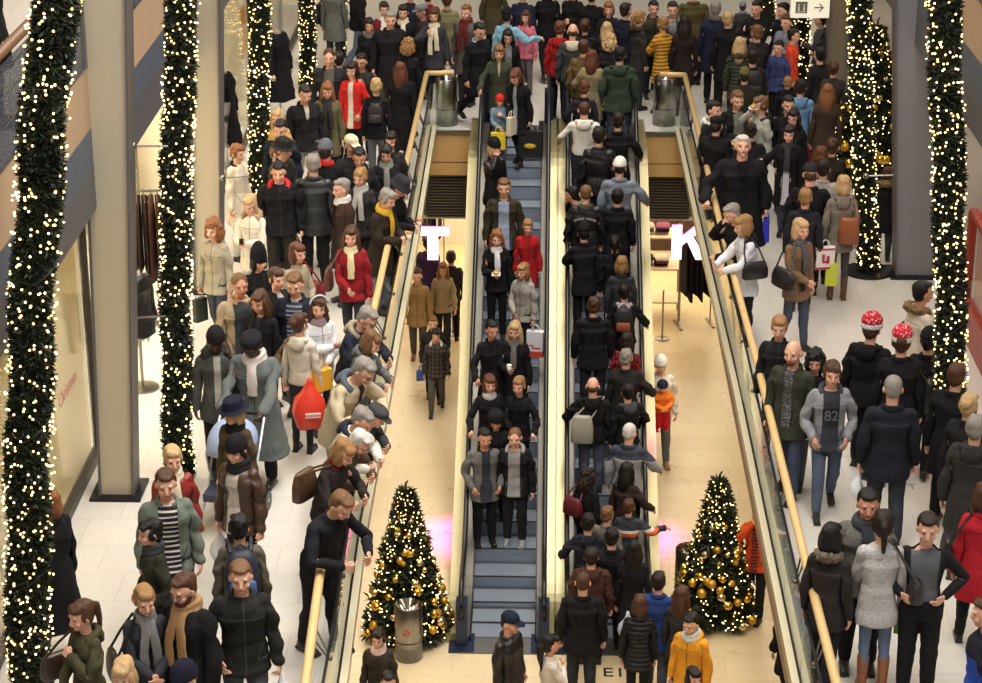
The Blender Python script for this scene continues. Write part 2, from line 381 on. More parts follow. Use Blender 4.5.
def make_hair(style):
    b = MB(); e = b.ell
    def base(): e((0, .036, 1.690), (.086, .090, .086)); e((0, -.012, 1.738), (.066, .074, .034)); e((0, .045, 1.635), (.080, .068, .085))
    def fringe(): e((0, -.052, 1.722), (.070, .048, .038))
    sd = lambda c, r: [e((c[0]*k, c[1], c[2]), r) for k in (1, -1)]
    amp, fr = .004, 60
    if style == 'short': base(); sd((.073, .022, 1.660), (.014, .034, .045))
    elif style == 'mop': base(); fringe(); sd((.074, .0, 1.65), (.018, .055, .055)); amp = .007
    elif style == 'crop': e((0, .016, 1.682), (.082, .097, .093)); e((0, .04, 1.64), (.076, .066, .075)); amp = .001
    elif style == 'bald': e((0, .04, 1.625), (.082, .067, .05)); amp = .002
    elif style == 'bob': base(); fringe(); sd((.074, .012, 1.605), (.026, .07, .10)); e((0, .058, 1.60), (.084, .068, .105)); amp = .005
    elif style == 'curly': base(); fringe(); sd((.082, .012, 1.62), (.04, .08, .10)); e((0, .062, 1.61), (.10, .08, .12)); e((0, .02, 1.72), (.10, .105, .08)); amp, fr = .014, 75
    elif style in ('long', 'wavy'):
        base(); fringe(); sd((.076, .010, 1.60), (.028, .07, .11)); e((0, .06, 1.60), (.088, .07, .11)); e((0, .088, 1.49), (.10, .052, .17)); sd((.088, -.012, 1.50), (.030, .038, .13))
        amp, fr = (.005, 50) if style == 'long' else (.012, 60)
    elif style == 'tail': base(); sd((.073, .012, 1.655), (.017, .05, .055)); e((0, -.04, 1.725), (.068, .05, .035)); b.capsule((0, .10, 1.70), (0, .145, 1.66), .03, .036); b.capsule((0, .145, 1.66), (0, .15, 1.46), .036, .018)
    elif style == 'bun': base(); sd((.073, .012, 1.655), (.017, .05, .055)); e((0, -.04, 1.725), (.068, .05, .035)); e((0, .118, 1.675), (.048, .045, .048)); amp = .006
    elif style == 'longtail': base(); fringe(); b.capsule((0, .10, 1.66), (0, .13, 1.60), .04, .05); b.capsule((0, .13, 1.60), (0, .135, 1.30), .055, .022); amp = .007
    V, T = remesh(b, .0095, 2, .45); N = vnormals(V, T); g = np.random.default_rng(5); d = np.zeros(len(V))
    for i in range(8): d += np.sin(V@(g.normal(size=3)*np.array([fr, fr, fr*(.9 if style in ('curly', 'wavy', 'mop') else .25)]))+g.uniform(0, 6.28))
    return V+N*(d*amp/2.8)[:, None], T
def make_hat(style):
    b = MB(); vis = lambda: b.ell((0, -.125, 1.692), (.068, .068, .009), rot=rot_x(.15))
    if style == 'beanie': b.stack([(1.668, .088, .108), (1.674, .096, .117), (1.705, .097, .118), (1.712, .092, .112), (1.75, .083, .10), (1.785, .060, .073), (1.806, .028, .034)], 24, cy=.006)
    elif style == 'tall': b.stack([(1.64, .088, .108), (1.645, .097, .118), (1.69, .098, .118), (1.70, .095, .114), (1.76, .088, .106), (1.82, .066, .08), (1.865, .035, .042)], 24, cy=.012)
    elif style == 'cap': b.stack([(1.685, .091, .11), (1.72, .092, .111), (1.755, .080, .097), (1.782, .052, .063), (1.793, .02, .024)], 24, cy=.006); vis()
    elif style == 'flatcap': b.stack([(1.685, .092, .112), (1.715, .102, .122), (1.75, .092, .11), (1.768, .05, .06)], 24, cy=-.004); vis()
    elif style == 'brim': b.stack([(1.683, .15, .168), (1.69, .155, .172), (1.697, .105, .122), (1.74, .098, .114), (1.785, .088, .102), (1.80, .06, .07)], 28, cy=.004)
    elif style == 'bucket': b.stack([(1.655, .132, .152), (1.662, .134, .154), (1.705, .104, .122), (1.76, .09, .106), (1.79, .074, .088), (1.80, .04, .05)], 28, cy=.004)
    elif style == 'beret': b.stack([(1.68, .09, .11), (1.70, .096, .116), (1.73, .106, .126), (1.765, .09, .105), (1.785, .05, .06)], 24, cy=.012)
    elif style == 'fur': b.stack([(1.675, .10, .12), (1.685, .12, .14), (1.74, .122, .142), (1.79, .10, .12), (1.81, .06, .07)], 24, cy=.006)
    elif style == 'santa': b.stack([(1.70, .094, .114), (1.74, .104, .124), (1.785, .088, .11), (1.82, .05, .06)], 24, cy=.02)
    elif style == 'santaband': b.stack([(1.655, .092, .112), (1.66, .106, .126), (1.70, .108, .128), (1.712, .098, .118)], 24, cy=.01)
    V, T = remesh(b, .008, 2 if style not in ('brim', 'cap', 'flatcap', 'bucket') else 1, .4); return V, T
def make_scarf(style):
    b = MB(); t = np.linspace(0, 2*np.pi, 22)
    for k, (r, z) in enumerate(((.092, 1.475), (.083, 1.51))):
        b.tube(np.c_[r*np.cos(t), .005+(r+.008)*np.sin(t), z+.02*np.sin(t+k)], .036, 10, cap=False)
    if style == 'tails':
        for x0, x1, z1 in ((.045, .07, 1.05), (-.04, -.075, .98)): b.tube([(x0, -.11, 1.47), (x0*1.1, -.155, 1.36), (x1*.9, -.175, 1.2), (x1, -.175, z1)], [.04, .05, .055, .055], 10, squash=(1, .32))
    if style == 'tail': b.tube([(.0, -.11, 1.47), (.005, -.16, 1.36), (.01, -.18, 1.22), (.01, -.18, 1.12)], [.05, .06, .06, .058], 10, squash=(1, .34))
    V, T = remesh(b, .011, 3, .4); return folds(V, T, .006, 11), T
def make_hood(fur):
    b = MB(); t = np.linspace(R(-35), R(215), 15)
    b.ell((0, .135, 1.425), (.115, .05, .085)); b.tube(np.c_[.112*np.cos(t), .012+.12*np.sin(t), 1.455+.035*np.sin(t)], .036, 10)
    if fur:
        b = MB(); b.tube(np.c_[.125*np.cos(t), .02+.135*np.sin(t), 1.47+.03*np.sin(t)], .045, 10)
    V, T = remesh(b, .011, 2, .4); g = np.random.default_rng(3)
    return (V+vnormals(V, T)*g.normal(size=(len(V), 1))*(.011 if fur else .002)), T
def make_collar():
    b = MB(); t = np.linspace(R(-62), R(242), 20)
    b.tube(np.c_[.088*np.cos(t), .008+.088*np.sin(t), 1.462+.022*np.sin(t)], .032, 10, squash=(.6, 1.15)); V, T = remesh(b, .010, 2, .4); return V, T
CAN = {}
def opened(V, f_w, z0):
    """distance outside the open front of a coat: a V from the collar down to z0"""
    x, y, z = V.T; wd = f_w*(.35+.65*np.clip((z-z0)/(1.45-z0), 0, 1)) if z0 > .95 else np.full(len(V), f_w)+.02*np.clip(1.1-z, 0, .5)
    wd = np.where(z < z0, -1, wd)
    return np.where(y > .03, 1.0, np.abs(x)-wd)
def canon(key):
    if key in CAN: return CAN[key]
    k = key[0]; coat = 0.0; only = None
    if k == 'body': V, T = make_body()
    elif k == 'top':
        t, hem, fl, amp, wst = {'jacket': (.028, .80, .04, .010, 0), 'coat': (.031, .58, .10, .010, 0), 'long': (.034, .36, .12, .010, 0), 'sweater': (.015, .90, 0, .006, .0), 'puffer': (.046, .80, .02, .010, 0), 'hip': (.025, .72, .10, .009, .006), 'vest': (.012, .94, .0, .004, .004)}[key[1]]
        if ('base', key[1]) not in CAN: CAN['base', key[1]] = make_top(t, hem, fl, amp, len(key[1]), waist=wst)
        V, T = CAN['base', key[1]]; coat = .5
        if len(key) > 2:
            wd, z0 = key[2]; f = opened(V, wd, z0)
            if key[3]: V, T = clip(V, T, f)
            else: N = vnormals(V, T); V, T = clip(V-N*(.014*np.clip((V[:, 2:3]-1.06)/.06, 0, 1)), T, .03-f)
    elif k == 'trousers': V, T = make_trousers(key[1], hem=key[2])
    elif k == 'shoe': V, T = make_shoe(key[1], key[2]); only = ['foot'+('L' if key[1] > 0 else 'R'), 'shin'+('L' if key[1] > 0 else 'R')]
    elif k == 'hair': V, T = make_hair(key[1])
    elif k == 'hat': V, T = make_hat(key[1]); only = ['head']
    elif k == 'hairhat':
        V, T, _ = canon(('hair', key[1])); V = V.copy(); t = np.clip((V[:, 2]-1.645)/.03, 0, 1); V[:, :2] *= (1-.16*t)[:, None]; V[:, 2] -= .04*t*np.clip((V[:, 2]-1.67)/.08, 0, 1)
    elif k == 'glasses':
        b = MB(); a = np.linspace(0, 2*np.pi, 17)
        for s in (1, -1): b.tube(np.c_[s*.032+.023*np.cos(a), -.104+.006*np.abs(np.cos(a)), 1.650+.017*np.sin(a)], .0032, 5, cap=False); b.tube([(s*.055, -.100, 1.655), (s*.082, -.05, 1.655), (s*.084, .01, 1.652)], .003, 5)
        b.tube([(-.010, -.108, 1.654), (.010, -.108, 1.654)], .003, 5); V, T = remesh(b, .0026, 0, .5); only = ['head']
    elif k == 'beard':
        b = MB(); b.ell((0, -.064, 1.563), (.040 if key[1] else .056, .040, .030)); b.ell((0, -.098, 1.604), (.030, .014, .007))
        if not key[1]:
            for s in (1, -1): b.ell((s*.052, -.03, 1.595), (.020, .040, .036))
        V, T = remesh(b, .007, 1, .5); only = ['head']
    elif k == 'scarf': V, T = make_scarf(key[1])
    elif k == 'hood': V, T = make_hood(key[1]); only = ['chest']
    elif k == 'collar': V, T = make_collar(); only = ['chest', 'neck']
    W = weights(V, coat, only)
    if k == 'scarf': W = weights(V, 0, ['chest', 'neck', 'spine'])
    if k in ('hair', 'hairhat'):
        W = np.zeros((len(V), len(BONES))); h = np.clip((V[:, 2]-1.36)/.2, 0, 1); W[:, 4] = h; W[:, 2] = 1-h
    CAN[key] = (V, T, W); return CAN[key]
def align(a, b):
    """smallest turn that takes direction a to b"""
    a = a/np.linalg.norm(a); b = b/np.linalg.norm(b); v = np.cross(a, b); c = a@b
    if c < -.9999: return np.diag([1., -1, -1])
    K = np.array([[0, -v[2], v[1]], [v[2], 0, -v[0]], [-v[1], v[0], 0]]); return np.eye(3)+K+K@K/(1+c)
def M4(Rm=None, pivot=(0, 0, 0), t=(0, 0, 0)):
    M = np.eye(4); p = np.array(pivot, float)
    if Rm is not None: M[:3, :3] = Rm; M[:3, 3] = p-Rm@p
    M[:3, 3] += np.array(t, float); return M
ARM = {  # hand places for the person's left arm, in the rest figure's frame (x outward, -y forward), then elbow pull
    'down': ((.262, -.03, .84), (.3, .8, -.2)), 'swing': ((.27, -.22, .90), (.5, .6, -.3)), 'back': ((.27, .17, .87), (.5, .6, -.2)), 'pocket': ((.205, -.14, .97), (.55, .8, 0)),
    'front': ((.045, -.27, 1.02), (.7, .3, -.5)), 'hold': ((.07, -.33, 1.16), (.6, .2, -.8)), 'chest': ((.05, -.2, 1.30), (.7, 0, -.7)), 'face': ((.06, -.17, 1.52), (.6, -.2, -.8)), 'rail': ((.16, -.42, 1.10), (.7, .4, -.3)),
    'side': ((.37, -.26, 1.04), (.6, .6, -.5)), 'hips': ((.20, -.10, 1.06), (.9, .5, 0)), 'carry': ((.272, -.05, .86), (.35, .7, -.3)), 'strap': ((.14, -.16, 1.33), (.8, 0, -.6)), 'push': ((.2, -.45, 1.05), (.6, .4, -.4)),
    'point': ((.34, -.36, 1.50), (.6, .2, -.6)), 'reach': ((.60, -.16, 1.24), (.3, .4, -.6)), 'high': ((.42, -.34, 1.30), (.6, .3, -.6)), 'cross': ((-.10, -.21, 1.18), (.8, 0, -.5)), 'hug': ((.0, -.30, 1.15), (.8, 0, -.4)), 'neck': ((.05, .08, 1.50), (.8, -.2, .3))}
def skeleton(o):
    """bone matrices for pose options: lean, twist, yaw, nod (deg), la/ra arms, step (-1..1)"""
    M = {}; lean, lat = R(o.get('lean', 0)), R(o.get('lat', 0)); st = o.get('step', 0.0)
    turn = rot_z(R(o.get('twist', 0)))
    def sidelean(a): c, s = math.cos(a), math.sin(a); return np.array([[c, 0, s], [0, 1, 0], [-s, 0, c]])
    P = M4(rot_x(lean*.35)@sidelean(lat*.3), J['hip']); M['pelvis'] = P
    S = P@M4(rot_x(lean*.35)@sidelean(lat*.4)@rot_z(R(o.get('twist', 0))*.4), J['waist']); M['spine'] = S
    C = S@M4(rot_x(lean*.3)@sidelean(lat*.3)@rot_z(R(o.get('twist', 0))*.6), J['chest']); M['chest'] = C
    yaw, nod = R(o.get('yaw', 0)), R(o.get('nod', 8)); N = C@M4(rot_z(yaw*.35)@rot_x(nod*.4-lean*.2), J['neck']); M['neck'] = N
    hs = o.get('hs', 1.10); H = M4(rot_z(yaw*.65)@rot_x(nod*.6-lean*.25)*1.0, J['head']); H[:3, :3] = H[:3, :3]@np.diag([hs/o.get('g', 1)**.75, hs/o.get('g', 1)**.75, hs]); H[:3, 3] = np.array(J['head'])-H[:3, :3]@np.array(J['head']); M['head'] = N@H
    Ci = np.linalg.inv(C); La, Lb = np.linalg.norm(EL-SH), np.linalg.norm(WR-EL)
    for s, q, key in (('L', np.ones(3), 'la'), ('R', MX, 'ra')):
        a = o.get(key, 'down')
        if isinstance(a, str): tg, pole = ARM[a]; tg = np.array(tg)*q; pole = np.array(pole)*q
        else: tg = np.array(a, float); pole = np.array((.6, .4, -.5))*q
        if not isinstance(a, str) or a in ('rail', 'push', 'side', 'reach'): tg = (Ci@np.array([*tg, 1]))[:3]
        s0, e0, w0 = SH*q, EL*q, WR*q; d = tg-s0; L = np.linalg.norm(d); L2 = min(max(L, .15), (La+Lb)*.995); d = d/L
        ca = (La*La+L2*L2-Lb*Lb)/(2*La*L2); h = La*math.sqrt(max(0, 1-ca*ca)); pp = pole-d*(pole@d); pp /= np.linalg.norm(pp)+1e-9
        e1 = s0+d*La*ca+pp*h; w1 = s0+d*L2; Ru = align(e0-s0, e1-s0); Rf = align(w0-e0, w1-e1)
        M['uarm'+s] = C@M4(Ru, s0)
        fm = np.eye(4); fm[:3, :3] = Rf; fm[:3, 3] = e1-Rf@e0; M['farm'+s] = C@fm; M['hand'+s] = M['farm'+s]
        curl = o.get('curl'+s, .75 if a in ('carry', 'rail', 'push', 'side', 'hold', 'reach', 'high', 'strap') else .35)
        ax = np.array([0, 1, 0])*q[0]; k = KNK*q; c_, s_ = math.cos(curl*1.3), math.sin(curl*1.3)
        M['fing'+s] = M['farm'+s]@M4(np.array([[c_, 0, s_*q[0]], [0, 1, 0], [-s_*q[0], 0, c_]]), k)
        sgn = st*(1 if s == 'L' else -1)
        hipa = R(o.get('hip'+s, -28*sgn if sgn > 0 else -22*sgn)); kn = R(o.get('kn'+s, 8*abs(sgn) if sgn > 0 else 34*abs(sgn)))
        Tm = M4(rot_x(hipa), HP*q); M['thigh'+s] = Tm; Sm = Tm@M4(rot_x(kn), KN*q); M['shin'+s] = Sm
        M['foot'+s] = Sm@M4(rot_x(-hipa-kn+(R(20)*abs(sgn) if sgn < 0 else 0)), AN*q)
    return M
def skin(key, M):
    V, T, W = canon(key); B = np.stack([M[b] for b in BONES]); H = np.c_[V, np.ones(len(V))]
    P = np.einsum('bij,vj->vbi', B[:, :3, :], H); return np.einsum('vb,vbi->vi', W, P), T, V
M_spec = mat('spectacle_frame', (24, 22, 22), .3)
SKIN = {'p': (224, 172, 146), 't': (206, 150, 122), 'd': (96, 62, 46), 'k': (66, 42, 32), 'f': (236, 190, 168)}
HC = {'brown': (74, 48, 32), 'dark': (36, 26, 22), 'black': (20, 17, 17), 'blond': (188, 156, 112), 'dblond': (150, 112, 70), 'auburn': (94, 54, 36), 'ginger': (134, 86, 52), 'grey': (138, 132, 124), 'white': (204, 200, 194), 'lbrown': (112, 80, 52)}
for k_ in [('body',)]+[('top', t) for t in ('jacket', 'coat', 'long', 'sweater', 'puffer', 'hip', 'vest')]+[('trousers', *t) for t in ((.016, .075), (.016, .3), (.006, .075), (.006, .3), (.004, .3), (.022, .075), (.05, .075))]+[('shoe', s, b) for s in (1, -1) for b in (0.0, .26)]+[('hair', h) for h in ('short', 'mop', 'crop', 'bald', 'bob', 'curly', 'long', 'wavy', 'tail', 'bun', 'longtail')]+[('hat', h) for h in ('beanie', 'tall', 'cap', 'flatcap', 'brim', 'bucket', 'beret', 'fur', 'santa', 'santaband')]+[('scarf', h) for h in ('tails', 'tail', 'wrap')]+[('hood', True), ('hood', False), ('collar',), ('glasses',), ('beard', True), ('beard', False)]: canon(k_)
def person(label, hx, hy, face, top, tc, leg, hair='short', hc='brown', lvl=0.0, L=1.72, **o):
    """stand a person where the crown of the head shows at pixel hx, hy"""
    fem = any(k in label for k in ('woman', 'girl')) or hair in ('long', 'bob', 'bun', 'tail', 'curly', 'wavy')
    g = o['g'] = o.get('g', 1.0)*(.86 if fem else (.97 if ' man' in ' '+label else .92)); M = skeleton(o); sz = L/1.77; sx = sz*g
    if L < 1.45: sx *= 1.08
    sk = o.get('skin', 'p'); hat = o.get('hat'); parts = []
    def part(name, key, m): parts.append((name, key, m))
    part('body', ('body',), skinmat(SKIN[sk], HC[hc] if hc not in ('white', 'grey') else (110, 100, 92)))
    if isinstance(tc, tuple) and not isinstance(tc[0], tuple): tc = (tc,)
    op = o.get('open')
    if top in ('jacket', 'coat', 'hip', 'long') and not op and len(tc) == 1: tc = (tc[0], 'zip')
    elif top in ('jacket', 'coat', 'hip', 'long') and len(tc) == 1: tc = (tc[0], 'pocket')
    cm = fab(*tc)
    nm = {'sweater': 'sweater', 'coat': 'coat', 'long': 'coat', 'vest': 'shirt'}.get(top, 'jacket'); nm = o.get('tn', nm)
    if op:
        part(nm, ('top', top, op[:2], True), cm); part('shirt', ('top', top, op[:2], False), fab(*op[2:]))
    else: part(nm, ('top', top), cm)
    tk = o.get('fit', .016); boot = o.get('boot')
    if top != 'long' or True: part('trousers', ('trousers', tk, .3 if boot else .075), fab(*(leg if isinstance(leg[0], tuple) else (leg, o.get('legk', 'denim')))))
    sc_ = o.get('shoe', (34, 28, 25)); sm = fab(sc_, 'leather')
    for s in (1, -1): part('boot' if boot else 'shoe', ('shoe', s, .26 if boot else 0.0), sm)
    if hair: part('hair', ('hairhat' if hat and hat[0] not in ('santa',) else 'hair', hair), hairmat(HC[hc]))
    if 'glasses' in label and 'with glasses' in label.replace('and glasses', 'with glasses').replace('hair with glasses', 'with glasses') and 'behind the woman with glasses' not in label: part('glasses', ('glasses',), M_spec)
    if 'bearded' in label or 'goatee' in label: part('beard', ('beard', 'goatee' in label), hairmat(HC[hc]))
    if hat:
        part('hat', ('hat', hat[0]), fab(*hat[1:]))
        if hat[0] == 'santa': part('hat_band', ('hat', 'santaband'), fab((235, 230, 225), 'fluffy'))
    if o.get('scarf'): part('scarf', ('scarf', o['scarf'][0]), fab(*o['scarf'][1:]))
    if o.get('hood'): part('hood', ('hood', False), fab(*(o['hood'] if isinstance(o['hood'], tuple) and isinstance(o['hood'][0], tuple) else (tc[0] if o['hood'] is True else o['hood'],))))
    if o.get('fur'): part('fur_trim', ('hood', True), fab(o['fur'], 'fluffy'))
    if o.get('collar', nm in ('coat', 'jacket') and not o.get('scarf') and not o.get('hood')): part('collar', ('collar',), fab(o['collar']) if isinstance(o.get('collar'), tuple) else cm)
    S3 = np.array([sx, sx, sz]); meshes = [(n, *skin(k, M), m) for n, k, m in parts]
    body = meshes[0][1]; zmin = min(q[1][:, 2].min() for q in meshes if q[0] in ('shoe', 'boot'))
    fz = rot_z(R(face)); top_i = body[:, 2].argmax()
    crown = max(q[1][:, 2].max() for q in meshes if q[0] in ('body', 'hat', 'hair'))
    headc = (M['head']@np.array([0, .01, 1.70, 1]))[:3]
    hl = fz@(np.array([headc[0], headc[1], crown-zmin])*S3)
    if isinstance(lvl, str):                                    # on an escalator: find the step
        z = -2.0
        for _ in range(30):
            p = at(hx, hy, z+hl[2]); yy = min(max(p[1]-hl[1], ESC_Y0-.6), ESC_Y1+.4); z = .5*z+.5*esc_z(yy)
        k = math.floor((yy-ESC_Y0)/STEP); fr = (yy-ESC_Y0)/STEP-k
        yb = ESC_Y0+STEP*(k+min(max(fr, .42), .58)); z = step_z(k)
        xx = p[0]-hl[0]; base = np.array([xx, yb, z])
        # small change of stature so that the crown still meets its pixel
        for _ in range(6):
            pc = proj(base+hl); e = pc[1]-hy; hl2 = hl[2]*(1+.0009*e); S3 = S3*np.array([1, 1, max(.93, min(1.07, hl2/hl[2]))]); hl[2] = hl[2]*max(.93, min(1.07, hl2/hl[2]))
        lim = ESC_X[lvl]; base[0] = min(max(base[0], lim-.30), lim+.30)
    else:
        p = at(hx, hy, lvl+hl[2]); base = np.array([p[0]-hl[0], p[1]-hl[1], lvl])
        if o.get('push') is not None: base[:2] += np.array(o['push'])[:2]
    root = empty('person', base, R(face), label, o.get('cat', 'person'), o.get('group'))
    for n, V, T, Rv, m in meshes:
        P = (V-np.array([0, 0, zmin]))*S3
        link(n, trimesh(n, P, T, rest=Rv), root, m)
    root['_k'] = 0; del root['_k']
    def wpt(bone, pt):
        q = (M[bone]@np.array([*pt, 1]))[:3]-np.array([0, 0, zmin]); return base+fz@(q*S3)
    info = dict(root=root, base=base, face=face, wpt=wpt, S3=S3, fz=fz, handL=wpt('handL', WR+DA*.09), handR=wpt('handR', (WR+DA*.09)*MX), hipL=wpt('pelvis', (.2, 0, .95)), hipR=wpt('pelvis', (-.2, 0, .95)), shL=wpt('chest', (.12, 0, 1.47)), shR=wpt('chest', (-.12, 0, 1.47)), back=wpt('chest', (0, .15, 1.25)), M=M, zmin=zmin)
    return info
# ---------------------------------------------------------------- the building
XL, XR, YE = -1.99, 2.33, 35.36                                  # edges of the floor opening
def struct(o): o['kind'] = 'structure'; return o
def tilemat(name, c1, c2, grout, w, h, rough=.32, offs=.5, spec=.5, var=.06):
    q = NT(name); co = q.obj(); b = q.n('ShaderNodeTexBrick'); q.t.links.new(co, b.inputs['Vector'])
    b.offset = offs; b.inputs['Scale'].default_value = 1; b.inputs['Brick Width'].default_value = w; b.inputs['Row Height'].default_value = h
    b.inputs['Mortar Size'].default_value = .004; b.inputs['Mortar Smooth'].default_value = .2; b.inputs['Bias'].default_value = 0
    b.inputs['Color1'].default_value = (*lin(c1), 1); b.inputs['Color2'].default_value = (*lin(c2), 1); b.inputs['Mortar'].default_value = (*lin(grout), 1)
    nz = q.noise(co, 2.2, 6, .65); f = q.math('ADD', 1-var, q.math('MULTIPLY', nz, 2*var))
    m = q.n('ShaderNodeVectorMath', operation='SCALE'); q.t.links.new(b.outputs[0], m.inputs[0]); q.put(m.inputs[3], f)
    q.t.links.new(m.outputs[0], q.b.inputs['Base Color']); q.put(q.b.inputs['Roughness'], q.math('ADD', rough-.08, q.math('MULTIPLY', nz, .2))); q.b.inputs['Specular IOR Level'].default_value = spec
    return q.m
FLOOR = tilemat('pale_stone_tiles', (206, 201, 192), (200, 195, 186), (176, 171, 163), .6, .6, .35)
LOWFL = tilemat('honey_stone_tiles', (214, 196, 162), (206, 186, 150), (186, 166, 132), 1.2, .6, .28)
M_steel = mat('brushed_steel', (150, 148, 145), .28, 1.0, var=.12, vscale=30)
M_dark = mat('dark_metal', (34, 35, 40), .4, .6)
M_black = mat('black_rubber', (16, 16, 18), .35)
M_cream = mat('cream_metal', (212, 203, 172), .3, .25)
M_col = mat('column_grey', (186, 175, 152), .55, 0, var=.05, vscale=3)
M_col2 = mat('column_blue_grey', (126, 124, 128), .5, 0, var=.05, vscale=3)
M_wood = mat('beech_wood', (206, 166, 106), .45, var=.12, vscale=5)
M_rail = mat('rail_wood', (214, 182, 126), .35, var=.12, vscale=6)
M_white = mat('white_wall', (226, 220, 206), .7)
M_beige = mat('beige_plaster', (176, 150, 122), .7, var=.04)
M_blue = mat('blue_grey_metal', (92, 104, 122), .45, .3)
def glass(name='clear_glass', tint=(.93, .97, .95), ior=1.5):
    if name in MATS: return MATS[name]
    q = NT(name); t = q.n('ShaderNodeBsdfTransparent'); t.inputs[0].default_value = (*tint, 1); g = q.n('ShaderNodeBsdfGlossy'); g.inputs['Roughness'].default_value = .03
    f = q.n('ShaderNodeFresnel'); gm = q.n('ShaderNodeNewGeometry'); q.put(f.inputs[0], q.math('ADD', q.math('MULTIPLY', gm.outputs['Backfacing'], 1/ior-ior), ior)); x = q.n('ShaderNodeMixShader')
    q.t.links.new(f.outputs[0], x.inputs[0]); q.t.links.new(t.outputs[0], x.inputs[1]); q.t.links.new(g.outputs[0], x.inputs[2]); q.t.links.new(x.outputs[0], q.t.nodes['Material Output'].inputs[0])
    MATS[name] = q.m; return q.m
M_glass = glass(); M_shopglass = glass('coated_shop_glass', (.98, .98, .97), 1.12)
def smoked():
    q = NT('smoked_glass'); t = q.n('ShaderNodeBsdfTransparent'); t.inputs[0].default_value = (.75, .8, .85, 1); d = q.b; d.inputs['Base Color'].default_value = (*lin((88, 94, 106)), 1); d.inputs['Roughness'].default_value = .25
    x = q.n('ShaderNodeMixShader'); x.inputs[0].default_value = .5; q.t.links.new(t.outputs[0], x.inputs[1]); q.t.links.new(d.outputs[0], x.inputs[2]); q.t.links.new(x.outputs[0], q.t.nodes['Material Output'].inputs[0]); return q.m
M_smoked = smoked()
def blindmat():
    q = NT('blind_cloth'); t = q.n('ShaderNodeBsdfTranslucent'); c = (*lin((232, 222, 190)), 1); t.inputs[0].default_value = c; q.b.inputs['Base Color'].default_value = c; q.b.inputs['Roughness'].default_value = .9
    x = q.n('ShaderNodeMixShader'); x.inputs[0].default_value = .55; q.t.links.new(q.b.outputs[0], x.inputs[1]); q.t.links.new(t.outputs[0], x.inputs[2]); q.t.links.new(x.outputs[0], q.t.nodes['Material Output'].inputs[0]); return q.m
def perfmat():
    q = NT('perforated_metal'); v = q.n('ShaderNodeTexVoronoi'); v.inputs['Scale'].default_value = 26; v.inputs['Randomness'].default_value = 0; q.t.links.new(q.obj(), v.inputs['Vector'])
    q.put(q.b.inputs['Base Color'], q.mix(q.math('LESS_THAN', v.outputs['Distance'], .3), lin((112, 114, 122)), lin((44, 46, 52)))); q.b.inputs['Metallic'].default_value = .4; q.b.inputs['Roughness'].default_value = .45; return q.m
M_perf = perfmat()
# upper floor round the opening (one slab mesh), lower floor, slab edges
m = MB()
for x0, x1, y0, y1 in ((-9, XL, 8, YE), (XR, 9, 8, YE), (-9, 9, YE, 70)): m.box(((x0+x1)/2, (y0+y1)/2, -.1), (x1-x0, y1-y0, .2))
struct(m.build('floor', FLOOR))
m = MB(); m.box((0, 29, LOWZ-.1), (16, 42, .2)); struct(m.build('floor_lower', LOWFL))
for nm, x, s in (('trim_left', XL, 1), ('trim_right', XR, -1)):
    m = MB(); m.box((x-s*.12, (8+YE)/2, -.42), (.2, YE-8, .44)); struct(m.build(nm, M_beige))
m = MB(); m.box((0, 60.2, 4), (18, .2, 9)); struct(m.build('wall_back', mat('far_wall', (150, 138, 116), .7)))
m = MB(); m.box((0, 8, LOWZ/2-.1), (18, .2, -LOWZ-.2)); struct(m.build('wall_lower_front', M_beige))
for nm, x in (('wall_lower_left', -7.9), ('wall_lower_right', 7.9)):
    m = MB(); m.box((x, 29, LOWZ/2), (.2, 42, -LOWZ-.2)); struct(m.build(nm, M_beige))
m = MB(); m.box((0, 45.1, LOWZ/2), (15.6, .2, -LOWZ-.2)); struct(m.build('wall_lower_back', mat('shop_back', (206, 178, 128), .7)))
# face of the landing: two wooden boards and a louvre, then the ceiling of the shop under it
for x0, x1, tag_ in ((XL-.1, -1.28, 'left'), (1.58, XR+.1, 'right'), (-1.28, 1.58, 'middle')):
    cx, wx = (x0+x1)/2, x1-x0
    m = MB(); m.box((cx, YE-.04, -.27), (wx, .06, .50)); m.box((cx, YE-.04, -.65), (wx, .06, .22)); struct(m.build('trim_landing_board_'+tag_, M_wood))
    m = MB(); m.box((cx, YE+.16, -1.15), (wx, .02, .80))
    for k in range(15): z = -.79-k*.052; m.hexa([(x0, YE+.00, z-.022), (x1, YE+.00, z-.022), (x1, YE+.11, z+.004), (x0, YE+.11, z+.004), (x0, YE+.0, z-.012), (x1, YE+.0, z-.012), (x1, YE+.11, z+.014), (x0, YE+.11, z+.014)])
    struct(m.build('trim_louvre_'+tag_, mat('louvre_metal', (120, 112, 98), .45, .5)))
m = MB(); m.box((0, 40.3, -1.58), (15.6, 9.6, .06)); struct(m.build('ceiling_lower', M_white))
m = MB(); m.box((-1.64, YE-.05, -.01), (.8, .09, .06)); m.box((1.93, YE-.05, -.01), (.8, .09, .06)); struct(m.build('trim_landing_edge', M_steel))
